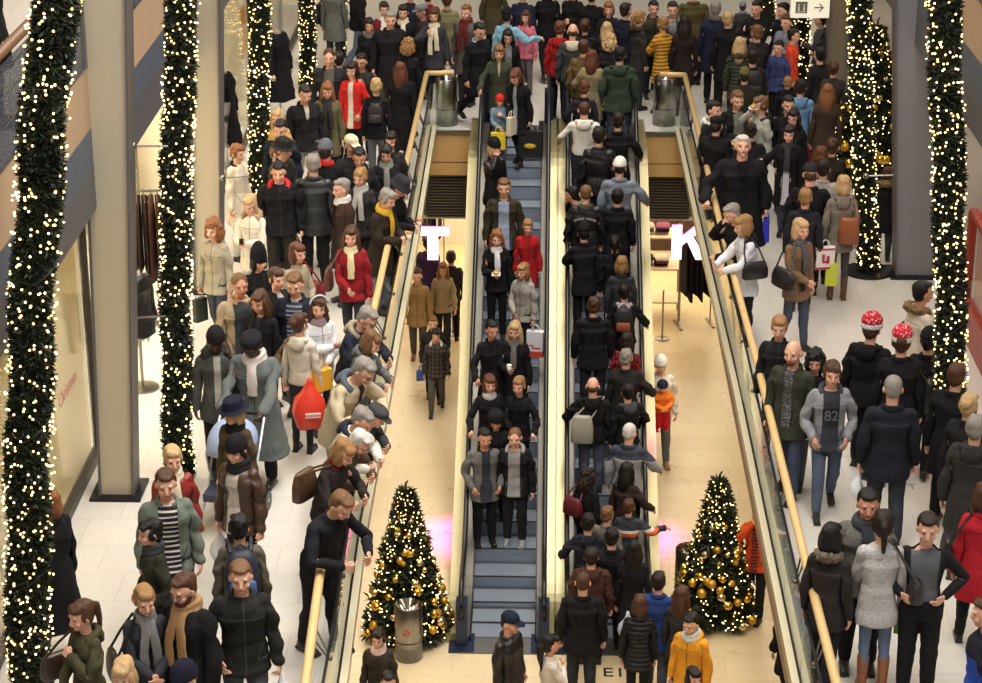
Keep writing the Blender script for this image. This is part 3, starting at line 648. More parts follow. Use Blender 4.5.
# upper galleries over the shop fronts: soffit, perforated fascia, channel, plaster band
for sd, gx in (('left', -4.62), ('right', 4.85)):
    s = -1 if gx < 0 else 1; y0, y1 = 12, 58; yc, ly = (y0+y1)/2, y1-y0
    for nm, z0, z1, th, mm in (('fascia', 3.28, 3.76, .06, M_perf), ('channel', 3.76, 4.13, .10, M_blue), ('band', 4.13, 4.75, .05, M_beige)):
        m = MB(); m.box((gx+s*th/2, yc, (z0+z1)/2), (th, ly, z1-z0)); struct(m.build(f'trim_{nm}_{sd}', mm))
    m = MB(); m.box((gx+s*2.3, yc, 3.33), (4.5, ly, .1)); struct(m.build(f'ceiling_gallery_{sd}', M_white))
    m = MB(); m.box((gx+s*2.3, yc, 4.68), (4.5, ly, .1)); struct(m.build(f'floor_gallery_{sd}', FLOOR))
    m = MB(); m.box((gx+s*4.6, yc, 6.5), (.1, ly, 5.4)); struct(m.build(f'wall_gallery_{sd}', mat('gallery_wall', (168, 140, 108), .7)))
    t = empty('gallery_balustrade', (gx, yc, 4.76), 0, f'wood railed glass balustrade of the upper gallery on the {sd} side', 'balustrade')
    m = MB(); m.tube([(0, -ly/2, .95), (0, ly/2, .95)], .05, 10); m.build('handrail', mat('dark_wood', (112, 82, 58), .4), t, True)
    for k in range(12):
        m = MB(); m.box((0, -ly/2+ly*(k+.5)/12, .42), (.02, ly/12-.05, .84)); m.build('glass_panel', M_smoked, t)
    for k in range(13):
        m = MB(); m.box((s*.03, -ly/2+ly*k/12, .45), (.03, .05, .95)); m.build('post', M_dark, t)
    for zz in (.3, .55, .75):
        m = MB(); m.tube([(s*.02, -ly/2, zz), (s*.02, ly/2, zz)], .008, 6); m.build('cable', M_steel, t)
# ceiling high over the atrium, behind and above the camera
m = MB(); m.box((0, 30, 18.2), (20, 70, .2)); struct(m.build('ceiling', mat('roof', (150, 146, 138), .8)))
for nm, x in (('wall_atrium_left', -9.4), ('wall_atrium_right', 9.4)):
    m = MB(); m.box((x, 34, 9), (.2, 54, 18)); struct(m.build(nm, mat('gallery_wall', (168, 140, 108), .7)))

# ---------------------------------------------------------------- tapered columns leaning over the walkways
def column(label, base, topx, wb, wt, d, mm, zt=9.5, lean=None):
    """label, foot point, x of the column at z = zt, widths below and above"""
    b = np.array(base); t = empty('column', b, 0, label, 'column', None)
    m = MB(); dx = topx-b[0]
    P = []
    for z, w, x in ((0, wb, 0), (zt, wt, dx)): P += [(x-w/2, -d/2, z), (x+w/2, -d/2, z), (x+w/2, d/2, z), (x-w/2, d/2, z)]
    m.hexa(P); m.build('shaft', mm, t)
    for s in (-1, 1):
        m = MB(); P = []
        for z, w, x in ((0, wb, 0), (zt, wt, dx)):
            c = x+s*(w/2+.012); P += [(c-.012, -d/2-.04, z), (c+.012, -d/2-.04, z), (c+.012, d/2+.02, z), (c-.012, d/2+.02, z)]
        m.hexa(P); m.build('flange', mat('flange_grey', (96, 92, 92), .5), t)
    m = MB(); m.box((0, 0, .015), (wb+.22, d+.26, .03)); m.build('base_plate', M_dark, t)
    return t
cA = at(117, 497); column('wide grey column beside the lit shop window with red lettering', (cA[0], cA[1]+.15, 0), -4.25, .33, .50, .3, M_col)
cB = at(208, 292); column('slim grey column behind the curly haired woman in the grey hooded jacket', (cB[0], cB[1]+.15, 0), -4.25, .32, .42, .3, M_col)
cC = at(916, 277); column('wide blue grey column beyond the two people in red spotted hats', (cC[0], cC[1]+.15, 0), 4.50, .52, .62, .3, M_col2)
cD = at(836, 112); column('far olive grey column right of the hanging arrow sign', (cD[0], cD[1]+.15, 0), 4.75, .30, .34, .3, mat('column_olive', (112, 102, 82), .55))
cE = aty(273, 20, 40.0); column('distant pale column behind the light garlands on the left', (cE[0], 40.0, 0), cE[0]+.1, .26, .28, .3, M_col)

# ---------------------------------------------------------------- balustrades round the opening
def balustrade(label, rail, glassline, s, corner):
    """rail: plan points (x, y) near to far; s: side of the walkway; corner: end of the short return along the landing"""
    t = empty('balustrade', (glassline[0][0], glassline[0][1], 0), 0, label, 'balustrade'); o = np.array([glassline[0][0], glassline[0][1], 0])
    pts = [(x, y, 1.0) for x, y in rail]+[(*corner, 1.0)]
    m = MB(); m.tube(np.array(pts[:-1])-o, .043, 12); m.tube(np.array([pts[-2], pts[-1]])-o, .043, 12); m.build('handrail', M_rail, t, True)
    L = [0]; G = [np.array(p, float) for p in glassline]
    for a, b in zip(G, G[1:]): L.append(L[-1]+np.linalg.norm(b-a))
    def along(u):
        i = max(0, min(len(G)-2, int(np.searchsorted(L, u))-1)); f = (u-L[i])/(L[i+1]-L[i]); return G[i]+(G[i+1]-G[i])*f
    n = int(L[-1]/1.5)
    m = MB(); m.tube(np.array([(*along(u), .80) for u in np.linspace(0, L[-1], n+1)])-o, .014, 6); m.build('top_rail', M_dark, t)
    for nm, off, w, z, h, mm in (('glazing_channel', -.055, .07, .05, .12, M_cream), ('glazing_channel', .055, .07, .05, .12, M_cream), ('slot', 0, .035, .03, .10, M_black)):
        m = MB()
        for a, b in zip(G, G[1:]):
            d = (b-a)/np.linalg.norm(b-a); nn = np.array([d[1], -d[0]])
            P = [(*(a+nn*(off-w/2)), z-h/2), (*(a+nn*(off+w/2)), z-h/2), (*(b+nn*(off+w/2)), z-h/2), (*(b+nn*(off-w/2)), z-h/2)]
            m.hexa(np.array(P+[(p[0], p[1], z+h/2) for p in P])-o)
        m.build(nm, mm, t)
    for k in range(n):
        a, b = along(L[-1]*k/n+.015), along(L[-1]*(k+1)/n-.015); d = b-a; c = (a+b)/2
        m = MB(); m.box(np.array([*c, .42])-o, (.016, np.linalg.norm(d), .78), -math.atan2(d[0], d[1])); m.build('glass_panel', M_glass, t)
        pr = np.array([np.interp(c[1], [p[1] for p in rail], [p[0] for p in rail]), c[1]])
        m = MB()
        for dy in (-.10, .10): m.tube(np.array([(c[0], c[1]+dy*.3, .70), (pr[0], c[1]+dy, .97)])-o, .010, 6)
        br = m.build('bracket', M_steel, t)
        m = MB(); m.ell(np.array([c[0], c[1], .70])-o, (.03, .03, .03)); m.build('clamp', M_steel, br, True)
    e = np.array(corner); a = G[-1]; x0, x1 = sorted((a[0], e[0]))
    m = MB(); m.box(np.array([(x0+x1)/2, YE+.02, .42])-o, (x1-x0-.03, .016, .80)); m.build('glass_panel', M_glass, t)
    return t
balustrade('wood railed glass balustrade along the left walkway', [(-1.84, 11), (-1.95, 15.4), (-2.06, 18.2), (-2.07, 27), (-2.06, 35.4)], [(-1.80, 11), (-1.86, 17.1), (-1.93, 20.2), (-1.95, 30), (-1.99, YE)], -1, (-1.60, 35.42))
balustrade('wood railed glass balustrade along the right walkway', [(2.44, 11), (2.41, 15.5), (2.39, 18), (2.37, 22.5), (2.31, 27.2), (2.28, 35.4)], [(2.33, 11), (2.335, 17), (2.335, 24), (2.26, 30.6), (2.23, YE)], 1, (1.86, 35.42))
# inner faces of the floor openings' edges under the channels are the trims above

# ---------------------------------------------------------------- escalators
ESC_Y0, ESC_Y1, STEP = 25.60, 34.95, .4
NST = int(round((ESC_Y1-ESC_Y0)/STEP))
ESC_X = {'down': -.545, 'up': .86}
def esc_z(y):
    a, run = ESC_Y0+.93, -LOWZ/math.tan(R(30)); t = y-a
    def soft(v, r=.5):                                            # rounded knee
        return 0 if v < -r else (v if v > r else (v+r)**2/(4*r))
    return LOWZ+math.tan(R(30))*(soft(t)-soft(t-run))
def step_z(k): return esc_z(ESC_Y0+STEP*(k+.62))+.008
def stepmat():
    q = NT('ribbed_step_metal'); co = q.obj(); s = q.n('ShaderNodeSeparateXYZ'); q.t.links.new(co, s.inputs[0])
    h = q.math('SINE', q.math('MULTIPLY', s.outputs[0], 500)); q.b.inputs['Base Color'].default_value = (*lin((150, 160, 174)), 1); q.b.inputs['Metallic'].default_value = .35; q.b.inputs['Roughness'].default_value = .42
    q.bump(h, .35, .004); return q.m
M_step = stepmat(); M_edge = mat('step_edge', (40, 42, 46), .5, .4); M_deck = mat('escalator_deck', (156, 146, 106), .28, .35); M_inner = mat('inner_panel', (120, 112, 92), .22, .8)
def escalator(which, label):
    X = ESC_X[which]; t = empty('escalator', (X, ESC_Y0, LOWZ), 0, label, 'escalator'); o = np.array([X, ESC_Y0, LOWZ]); W = .86
    ys = np.linspace(ESC_Y0-.12, ESC_Y1+.75, 60); G = .55
    for k in range(-1, NST+1):
        y = ESC_Y0+STEP*k; z = step_z(k) if k >= 0 else LOWZ+.0; zp = step_z(k-1) if k > 0 else LOWZ
        if k == NST: z = 0.0
        d = min(.6, max(.06, z-zp+.05))
        m = MB(); m.box(np.array([X, y+STEP/2, z-.03])-o, (W, STEP-.004, .06))
        if k >= 0 and z-zp > .02:
            n = 6; rs = []
            for i in range(n): a = i/(n-1); rs.append([(X-W/2-o[0], y-.0+.035*math.sin(a*math.pi/2)-o[1], z-.03-a*(d-.03)-o[2]), (X+W/2-o[0], y+.035*math.sin(a*math.pi/2)-o[1], z-.03-a*(d-.03)-o[2])])
            m.loft([np.array(r) for r in rs], cap=False, closed=False)
        if k < 0: continue
        st = m.build('step', M_step, t)
        m = MB(); m.box(np.array([X, y+.012, z+.001])-o, (W, .028, .008)); m.build('edge_strip', M_edge, st)
    for y0, y1, z in ((ESC_Y0-.42, ESC_Y0+.0, LOWZ+.006), (ESC_Y1, YE+.35, .006)):
        m = MB(); m.box(np.array([X, (y0+y1)/2, z])-o, (W+.3, y1-y0, .02)); cp = m.build('comb_plate', mat('comb_plate', (112, 112, 110), .45, .6), t)
    for s in (-1, 1):
        def strip(nm, x0, x1, h0, h1, mm, y0=None, y1=None, sm=False):
            yy = [y for y in ys if (y0 is None or y >= y0) and (y1 is None or y <= y1)]; rs = []
            for y in yy:
                z = esc_z(y); rs.append(np.array([(x0, y, z+h0), (x1, y, z+h0), (x1, y, z+h1), (x0, y, z+h1)])-o)
            mb = MB(); mb.loft(rs); return mb.build(nm, mm, t, sm)
        e = X+s*W/2; g = X+s*G
        strip('skirt_panel', e, e+s*.02, -.5, .10, M_dark)
        strip('inner_deck', e+s*.02, g-s*.012, .04, .10, mat('inner_deck', (104, 100, 90), .4, .5))
        strip('balustrade_panel', g-s*.012, g+s*.012, .0, .86, M_inner)
        strip('outer_deck', g+s*.012, g+s*(.165 if (s > 0) == (which == 'down') else .21), -.1, .14, M_deck)
        strip('truss_cladding', g-s*.02, g+s*.11, -1.0, -.1, M_steel, ESC_Y0+.5, YE-.05)
        pr = [(g, y, esc_z(y)+.93) for y in ys]
        y0, y1 = ys[0], ys[-1]
        nb = [(g, y0-.22*math.sin(a), LOWZ+.93-.28+.28*math.cos(a)) for a in np.linspace(R(150), R(15), 8)]; nt = [(g, y1+.22*math.sin(a), .93-.28+.28*math.cos(a)) for a in np.linspace(R(15), R(150), 8)]
        mb = MB(); mb.tube(np.array(nb+pr+nt)-o, .037, 10, squash=(.9, .75)); mb.build('handrail', M_black, t, True)
        for yy, zz in ((y0-.02, LOWZ), (y1+.02, 0)):
            mb = MB(); mb.box(np.array([g, yy, zz+.32])-o, (.15, .28, .64)); mb.box(np.array([g, yy-.02, zz+.015])-o, (.34, .5, .03)); mb.build('newel_base', mat('newel_blue', (42, 52, 78), .35, .4), t)
    return t
escalator('down', 'left escalator carrying people down toward the lower floor')
escalator('up', 'right escalator crowded with people riding up, seen from behind')
for nm, x0, x1 in (('trim_landing_bridge_left', -1.28, .18), ('trim_landing_bridge_right', .18, 1.58)):
    m = MB(); m.box(((x0+x1)/2, YE-.14, -.14), (x1-x0, .26, .22)); struct(m.build(nm, M_steel))

# ---------------------------------------------------------------- shop fronts on both sides
SX = -5.05
def lit(rgb, e): return mat('lit_shop', rgb, .7, 0, e)
M_shopwall = mat('bright_shop_wall', (244, 236, 214), .8)
m = MB(); m.box((-8.6, 30, 1.6), (.1, 44, 3.2)); struct(m.build('wall_shop_left', M_shopwall))
for y0, y1 in ((22.2, 22.27), (30.3, 30.4), (35.6, 35.7), (44.9, 45)):
    m = MB(); m.box((-6.9, (y0+y1)/2, 1.64), (3.5, y1-y0, 3.26)); struct(m.build('wall_shop_divider_left', M_shopwall))
for k, y in enumerate((20.2, 23.2, 25.4, 28.6, 33, 40, 46)):
    t = empty('shop_light', (-6.6, y, 3.2), 0, ['bright ceiling light inside the near left shop window', 'bright ceiling light over the rack of brown garments', 'bright ceiling light behind the grey column in the left shop', 'bright ceiling light over the shop with the dark dress', 'bright ceiling light in the middle shop window on the left', 'bright ceiling light in the far left shop window', 'bright ceiling light in the farthest left shop'][k], 'lamp')
    m = MB(); m.box((0, 0, 0), (1.5, 1.6, .05)); m.build('housing', M_white, t)
    m = MB(); m.box((0, 0, -.035), (1.4, 1.5, .02)); m.build('diffuser', lit((255, 240, 205), 12.0), t)
def frame(n, y0, y1, x=SX, s=1):
    m = MB()
    for y in (y0, y1): m.box((x, y, 1.64), (.08, .05, 3.28))
    m.box((x, (y0+y1)/2, .05), (.10, y1-y0, .10)); m.box((x, (y0+y1)/2, 3.2), (.10, y1-y0, .14))
    o = struct(m.build(f'window_{n}', mat('shop_frame', (72, 66, 60), .45, .4)))
    g = MB(); g.box((x, (y0+y1)/2, 1.65), (.02, y1-y0-.09, 3.1)); struct(g.build(f'window_{n}_pane', M_shopglass, o))
gx0 = at(98, 500)[1]
frame(1, 12.5, 16.9); frame(2, 17.0, 22.05); frame(3, 27.9, 30.3); frame(4, 31.5, 35.6); frame(5, 37.1, 44.8)
# pale roller blind with red lettering behind the near window
t = empty('window_blind', (SX-.04, 19.83, .15), 0, 'pale roller blind with red slanted lettering in the near left window', 'blind')
m = MB(); m.box((0, 0, 1.5), (.03, 3.85, 3.0)); m.build('fabric', blindmat(), t)
m = MB(); m.tube([(0, -1.8, 3.0), (0, 1.8, 3.0)], .05, 8); m.build('roller', M_white, t)
def text(body, size, m_, loc, rot, name='lettering', parent=None, ext=.004):
    c = bpy.data.curves.new(name, 'FONT'); c.body = body; c.size = size; c.extrude = ext; c.align_x = 'CENTER'; c.align_y = 'CENTER'
    o = bpy.data.objects.new(name, c); COL.objects.link(o); dg = bpy.context.evaluated_depsgraph_get(); me = bpy.data.meshes.new_from_object(o.evaluated_get(dg)); bpy.data.objects.remove(o)
    me.materials.clear(); me.materials.append(m_); q = link(name, me, parent); q.location = loc; q.rotation_euler = rot; return q
text('Christmas', .21, mat('red_print', (206, 92, 60), .7), (.02, 1.13, 1.11), (R(90), 0, R(90)), 'lettering', t)
# right side shops
m = MB(); m.box((8.6, 30, 1.9), (.1, 44, 3.7)); struct(m.build('wall_shop_right', M_white))
for k, y in enumerate((17, 22, 34, 44)):
    t = empty('shop_light', (7.0, y, 3.2), 0, ['bright ceiling light in the nearest shop on the right', 'bright ceiling light of the red framed shop on the right', 'bright ceiling light behind the dark haired crowd at the far right', 'bright ceiling light in the farthest right shop'][k], 'lamp')
    m = MB(); m.box((0, 0, 0), (1.5, 1.6, .05)); m.build('housing', M_white, t); m = MB(); m.box((0, 0, -.035), (1.4, 1.5, .02)); m.build('diffuser', lit((255, 240, 225), 5.0), t)
p0, p1 = atx(968, 292, 5.75), atx(980, 130, 5.75)
m = MB()
for y in (21.0, 26.2): m.box((5.4, y, .8), (.10, .12, 1.6))
m.box((5.4, 23.6, .25), (.10, 5.2, .5)); m.box((5.4, 23.6, 1.62), (.10, 5.2, .08)); o = struct(m.build('window_6', mat('red_frame', (150, 50, 36), .4)))
g = MB(); g.box((5.4, 23.6, 1.05), (.02, 5.1, 1.1)); struct(g.build('window_6_pane', M_shopglass, o))
t = empty('light_box', (5.62, 24.9, 1.75), 0, 'bright pinkish advertising light box in the shop above the red framed window on the right', 'light box')
m = MB(); m.box((0, 0, .55), (.10, 2.4, 1.1)); m.build('lit_panel', mat('lit_pink', (255, 232, 236), .5, 0, 2.2), t); m = MB(); m.box((.06, 0, .55), (.08, 2.5, 1.2)); m.build('housing', M_white, t); m = MB(); m.box((.05, 0, -.85), (.4, 2.4, 1.7)); m.build('plinth', mat('warm_display', (214, 170, 150), .6), t)
# ---------------------------------------------------------------- garland columns of fir twigs with small lights
M_fir = None
def firmat():
    q = NT('fir_needles'); n = q.noise(q.obj(), 30, 3)
    q.put(q.b.inputs['Base Color'], q.mix(n, lin((12, 20, 13)), lin((46, 56, 34)))); q.b.inputs['Roughness'].default_value = .6; return q.m
M_fir = firmat(); M_bulb = mat('warm_bulb', (255, 216, 140), .4, 0, 6.0); M_wire = mat('green_wire', (24, 34, 22), .6)
def needles(n, g, pos, nrm, size):
    """twigs: flat needle blades fanned round each position"""
    V, Fc = [], []
    for i in range(n):
        p, d = pos[i], nrm[i]; k = 7; L = size*g.uniform(.7, 1.25)
        u = np.cross(d, g.normal(size=3)); u /= np.linalg.norm(u); v = np.cross(d, u)
        for j in range(k):
            a = 2*math.pi*j/k+g.uniform(0, .6); q = d*g.uniform(.35, 1.0)+(u*math.cos(a)+v*math.sin(a))*.85; q /= np.linalg.norm(q)
            w = np.cross(q, g.normal(size=3)); w /= np.linalg.norm(w); b = len(V); h = size*.15
            V += [p-w*h*.5, p+q*L*.55+w*h, p+q*L, p+q*L*.55-w*h]; Fc.append((b, b+1, b+2, b+3))
    return V, Fc
BULB = MB().ell((0, 0, 0), (1, 1, 1), 6, 5).mesh('bulb', True); BULB.materials.append(M_bulb)
def bulbs(root, pts, r, name='light_bulb', rest_r=None):
    """the 100 bulbs that show largest as parts, the others as one"""
    pts = np.asarray(pts); o3 = np.array(root.location)
    vis = np.array([abs(proj(p+o3)[1]-341) < 345 and abs(proj(p+o3)[0]-491) < 495 for p in pts])
    sc = -np.linalg.norm(pts+o3-CP, axis=1)+100*vis
    d = pts[:, :2]@np.array(-np.array(root.location)[:2])/np.linalg.norm(np.array(root.location)[:2]); sc = sc+d*8
    od = np.argsort(-sc)
    for i in od[:100]:
        b = bpy.data.objects.new(name, BULB); COL.objects.link(b); b.parent = root; b.location = tuple(pts[i]); b.scale = (r, r, r)
    if len(od) > 100:
        m = MB()
        for i in od[100:]: m.ell(pts[i], (r, r, r), 5, 4)
        q = m.build(name, M_bulb, root, True); q['kind'] = 'stuff'
def garland(label, basepx, toppx, r=.20, n=1500, nb=420, mid=None, seed=1, stand=False):
    g = np.random.default_rng(seed); b = at(*basepx); tp = aty(toppx[0], toppx[1]-25, b[1]); top = tp-b; t = empty('garland_column', b, 0, label, 'garland')
    H = top[2]; k2 = 0.0
    if mid: mp = aty(*mid, b[1])-b; k2 = (mp[0]-top[0]*mp[2]/H)/(mp[2]*(mp[2]-H))
    ax = lambda u: np.array([top[0]*u/H+k2*u*(u-H), 0, u])
    z = g.uniform(.05, H, n); a = g.uniform(0, 2*np.pi, n); wob = r*(.84+.16*np.sin(z*4.1+a*1.0+seed))
    pos = np.array([ax(zz)+np.array([math.cos(aa)*w*.8, math.sin(aa)*w*.8, 0]) for zz, aa, w in zip(z, a, wob)])
    nr = np.c_[np.cos(a), np.sin(a), g.normal(0, .5, n)]; nr /= np.linalg.norm(nr, axis=1, keepdims=True)
    V, Fc = needles(n, g, pos, nr, .082); m = MB(); m.add(V, Fc); fo = m.build('fir_foliage', M_fir, t)
    m = MB(); m.tube([ax(.0), ax(H*.5), ax(H)], r*.62, 12); m.build('core', mat('fir_core', (20, 28, 18), .9), t)
    zb = np.sort(g.uniform(.1, H, nb)); ab = zb*5.1+g.uniform(0, 2*np.pi, nb)
    pb = [ax(zz)+np.array([math.cos(aa), math.sin(aa), 0])*(r*g.uniform(.92, 1.12)) for zz, aa in zip(zb, ab)]
    bulbs(t, pb, .0105)
    w = MB(); st = np.array([ax(u)+np.array([math.cos(u*9), math.sin(u*9), 0])*r*.93 for u in np.linspace(.1, H, int(H*22))]); w.tube(st, .004, 4); w.build('light_cord', M_wire, t)
    if stand:
        m = MB(); m.lathe([(0, 0), (.34, 0), (.34, .03), (.05, .045), (0, .045)]); m.build('foot_plate', M_dark, t)
    return t
garland('thick fir garland with warm lights, nearest one at the left beside the shop window', (31, 700), (57, 0), .20, 3500, 900, (29, 420), seed=1)
garland('fir light garland between the wide grey column and the woman in the grey hooded jacket', (180, 478), (184, 0), .165, 2500, 800, (176, 330), seed=2)
garland('fir light garland behind the woman in the cream coat by the dark dress', (258, 215), (260, 0), .155, 1500, 480, seed=3)
garland('far fir light garland left of the man in blue jeans', (308, 88), (307, 0), .145, 800, 260, seed=4)
garland('tall fir light garland in front of the man in the white fur hooded parka', (950, 492), (942, 0), .165, 2600, 800, (950, 260), seed=5)
garland('fir light garland standing on a round plate beside the wide blue grey column', (868, 272), (858, 0), .158, 1900, 620, seed=6, stand=True)
garland('fir light garland hanging behind the white arrow sign', (800, 97), (802, -10), .165, 1000, 330, seed=7)
garland('dim far fir light garland behind the man holding a small child', (767, 35), (767, -30), .17, 380, 120, seed=8)
garland('faint far fir light garland beside the grey coat with the black bag', (341, 60), (341, -20), .10, 200, 60, seed=9)
for lab, a, b in (('thin steel rod tying the left fir garland to the wide grey column, upper one', (133, 146), (168, 146)), ('thin steel rod tying the left fir garland to the wide grey column, lower one', (134, 318), (165, 316)), ('thin steel rod from the slim column to the garland near the cream coat', (222, 178), (250, 177)), ('thin steel rod between the wide blue grey column and the plate garland', (866, 176), (893, 175)), ('thin steel rod beside the far garland under the arrow sign', (812, 54), (832, 55))):
    Yv = {133: 21.2, 134: 21.2, 222: 27.3, 866: 28.2, 812: 37.2}[a[0]]; p, q = aty(*a, Yv), aty(*b, Yv)
    t = empty('tie_rod', p, 0, lab, 'rod'); m = MB(); m.tube([(0, 0, 0), q-p], .012, 6); m.build('rod', M_steel, t)
    m = MB(); m.ell((0, 0, 0), (.045, .045, .045), 8, 6); m.build('rod_end', M_steel, t, True)

# ---------------------------------------------------------------- decorated Christmas trees
M_gold = mat('gold_bauble', (222, 176, 70), .16, .9); M_gold2 = mat('matt_gold_bauble', (205, 160, 62), .42, .7); M_champ = mat('champagne_bauble', (224, 205, 160), .14, .9)
def xmas(label, base, H, r0, nball, nlight, seed, z0=.12, bl=.055):
    g = np.random.default_rng(seed); t = empty('christmas_tree', base, 0, label, 'christmas tree')
    n = int(1900*H*r0/1.2); u = g.uniform(0, 1, n)**1.35; z = z0+(H-z0-.12)*u; a = g.uniform(0, 2*np.pi, n)
    rad = r0*(1-u)**.92*(.88+.12*np.sin(a*7+z*13))*g.uniform(.62, 1.05, n)+.03
    pos = np.c_[rad*np.cos(a), rad*np.sin(a), z]; nr = np.c_[np.cos(a), np.sin(a), g.normal(.05, .45, n)]; nr /= np.linalg.norm(nr, axis=1, keepdims=True)
    V, Fc = needles(n, g, pos, nr, .13); m = MB(); m.add(V, Fc); m.build('fir_foliage', M_fir, t)
    m = MB(); m.lathe([(0, z0), (r0*.62, z0+.03), (r0*.3, H*.55), (.015, H-.12)], n=16); m.build('inner_twigs', mat('fir_core', (20, 28, 18), .9), t)
    m = MB(); m.tube([(0, 0, 0), (0, 0, H*.7)], [.05, .02], 8); m.build('trunk', mat('bark', (70, 48, 32), .8), t)
    m = MB(); m.lathe([(0, 0), (.22, 0), (.20, .10), (.06, .13), (0, .13)], n=20); m.build('stand', M_dark, t)
    m = MB(); m.tube([(0, 0, H-.16), (.005, 0, H-.06), (.0, 0, H+.02), (.03, 0, H+.06)], [.012, .014, .016, .012], 6); m.build('leader_twig', M_fir, t)
    sph = [MB().ell((0, 0, 0), (1, 1, 1), 14, 10).mesh('bauble', True) for _ in range(3)]
    for s_, mm in zip(sph, (M_gold, M_gold2, M_champ)): s_.materials.append(mm)
    for i in range(nball):
        k = g.uniform(0, 1)**1.2*.97; aa = i*2.39996; rr = r0*(1-k)**.92*1.0+.065; b = bl*(1.25-.6*k)*g.uniform(.8, 1.2)
        o = bpy.data.objects.new('bauble', sph[i % 3]); COL.objects.link(o); o.parent = t; o.location = (rr*math.cos(aa), rr*math.sin(aa), z0+(H-z0-.2)*k); o.scale = (b, b, b)
    k = g.uniform(0, 1, nlight)**1.3; aa = g.uniform(0, 2*np.pi, nlight); rr = r0*(1-k)**.92*g.uniform(.85, 1.05, nlight)+.085
    bulbs(t, np.c_[rr*np.cos(aa), rr*np.sin(aa), z0+(H-z0-.08)*k], .0092)
    return t
b1, b2 = at(408, 633, LOWZ), at(714, 618, LOWZ)
xmas('decorated christmas tree with gold baubles behind the steel bin, left of the escalators', (b1[0], b1[1], LOWZ), 2.22, .54, 100, 520, 21)
xmas('decorated christmas tree with gold baubles right of the escalators, beside the orange jacket', (b2[0], b2[1], LOWZ), 2.16, .53, 100, 540, 22)
b3 = at(868, 172)
xmas('tall tree of gold baubles half hidden behind the plate garland', (b3[0], b3[1], 0), 2.45, .62, 90, 330, 23, bl=.065)

# ---------------------------------------------------------------- steel bins
def bin_(label, p, r, h, sign=False):
    t = empty('litter_bin', p, 0, label, 'bin')
    m = MB(); m.lathe([(0, 0), (r, 0), (r, h), (r*.93, h+.015)], n=32); m.build('drum', M_steel, t, True)
    m = MB(); m.lathe([(r*.93, h+.015), (r*.55, h-.10), (r*.42, h-.16), (0, h-.16)], n=32); m.build('funnel_lid', mat('polished_steel', (190, 188, 184), .14, 1.0), t, True)
    m = MB(); m.lathe([(r*1.01, h*.36), (r*1.01, h*.375)], n=32); m.build('seam', M_dark, t, True)
    if sign:
        m = MB(); n = 24; rs = []
        for a in np.linspace(-.33, .33, 8): pass
        tt = np.linspace(0, 2*np.pi, n, endpoint=False)
        ring = lambda k, off: np.c_[(r+off)*np.sin(-.1+k/r*np.cos(tt)), -(r+off)*np.cos(-.1+k/r*np.cos(tt)), h*.58+k*np.sin(tt)]
        m.loft([ring(.052, .002), ring(.052, .004), ring(.040, .004), ring(.040, .002)], cap=False); s_ = np.linspace(-.042, .042, 6)
        for z in (0,): m.tube([((r+.003)*math.sin(-.1+u/r), -(r+.003)*math.cos(-.1+u/r), h*.58+u*.7) for u in s_], .006, 6)
        m.build('no_smoking_mark', mat('red_mark', (190, 52, 44), .5), t)
    return t
bin_('round steel litter bin in front of the left christmas tree', (*at(409, 657, LOWZ)[:2], LOWZ), .185, .78, True)
bin_('round steel litter bin on the landing, left of the escalators', (*(at(447, 124)[:2]), 0), .19, .80)
bin_('round steel litter bin on the landing, right of the escalators', (*(at(664, 124)[:2]), 0), .20, .82)
bin_('steel litter bin half hidden behind the right christmas tree', (*at(687, 603, LOWZ)[:2], LOWZ), .185, .85)

# ---------------------------------------------------------------- hanging arrow sign, floor marking, letters
sp = aty(810, 7, 36.6)
t = empty('hanging_sign', sp, 0, 'white hanging sign with a lift pictogram and an arrow', 'sign')
m = MB(); m.box((0, 0, 0), (.66, .08, .36)); m.build('sign_box', mat('sign_face', (232, 226, 205), .5, 0, .55), t)
for x in (-.28, .28):
    m = MB(); m.tube([(x, 0, .18), (x, 0, 2.4)], .008, 6); m.build('hanger', M_steel, t)
m = MB(); m.box((-.15, -.043, .0), (.20, .006, .20)); pic = m.build('pictogram', mat('grey_print', (112, 108, 98), .6), t)
m = MB()
for x in (-.045, .045): m.box((-.15+x, -.048, -.02), (.03, .004, .08)); m.ell((-.15+x, -.048, .045), (.017, .004, .017), 8, 6)
m.box((-.15, -.048, -.075), (.15, .004, .014)); m.build('lift_symbol', mat('sign_pale', (232, 226, 205), .5), pic)
m = MB(); m.box((.14, -.043, 0), (.14, .006, .022)); m.hexa([(.21, -.046, .0), (.14, -.046, .07), (.165, -.046, .07), (.235, -.046, .0), (.21, -.04, .0), (.14, -.04, .07), (.165, -.04, .07), (.235, -.04, .0)]); m.hexa([(.21, -.046, .0), (.14, -.046, -.07), (.165, -.046, -.07), (.235, -.046, .0), (.21, -.04, .0), (.14, -.04, -.07), (.165, -.04, -.07), (.235, -.04, .0)])
m.build('arrow', mat('grey_print', (112, 108, 98), .6), t)
fp = at(614, 673, LOWZ); o = text('E1', .32, mat('black_print', (30, 30, 32), .6), (fp[0], fp[1], LOWZ+.004), (0, 0, 0), 'floor_marking', None, .002); tag(o, 'black E1 marking on the floor at the foot of the right escalator', 'floor marking')
fp = at(905, 487, 0); o = text('IS T', .16, mat('grey_print2', (128, 122, 116), .6), (fp[0], fp[1], .004), (0, 0, 0), 'floor_marking', None, .002); tag(o, 'small grey lettering on the right walkway behind the man in the navy jacket', 'floor marking')
M_neon = mat('neon_face', (255, 222, 250), .5, 0, 1.7); M_neons = mat('neon_side', (255, 120, 220), .5, 0, 1.6)
LY = 36.6
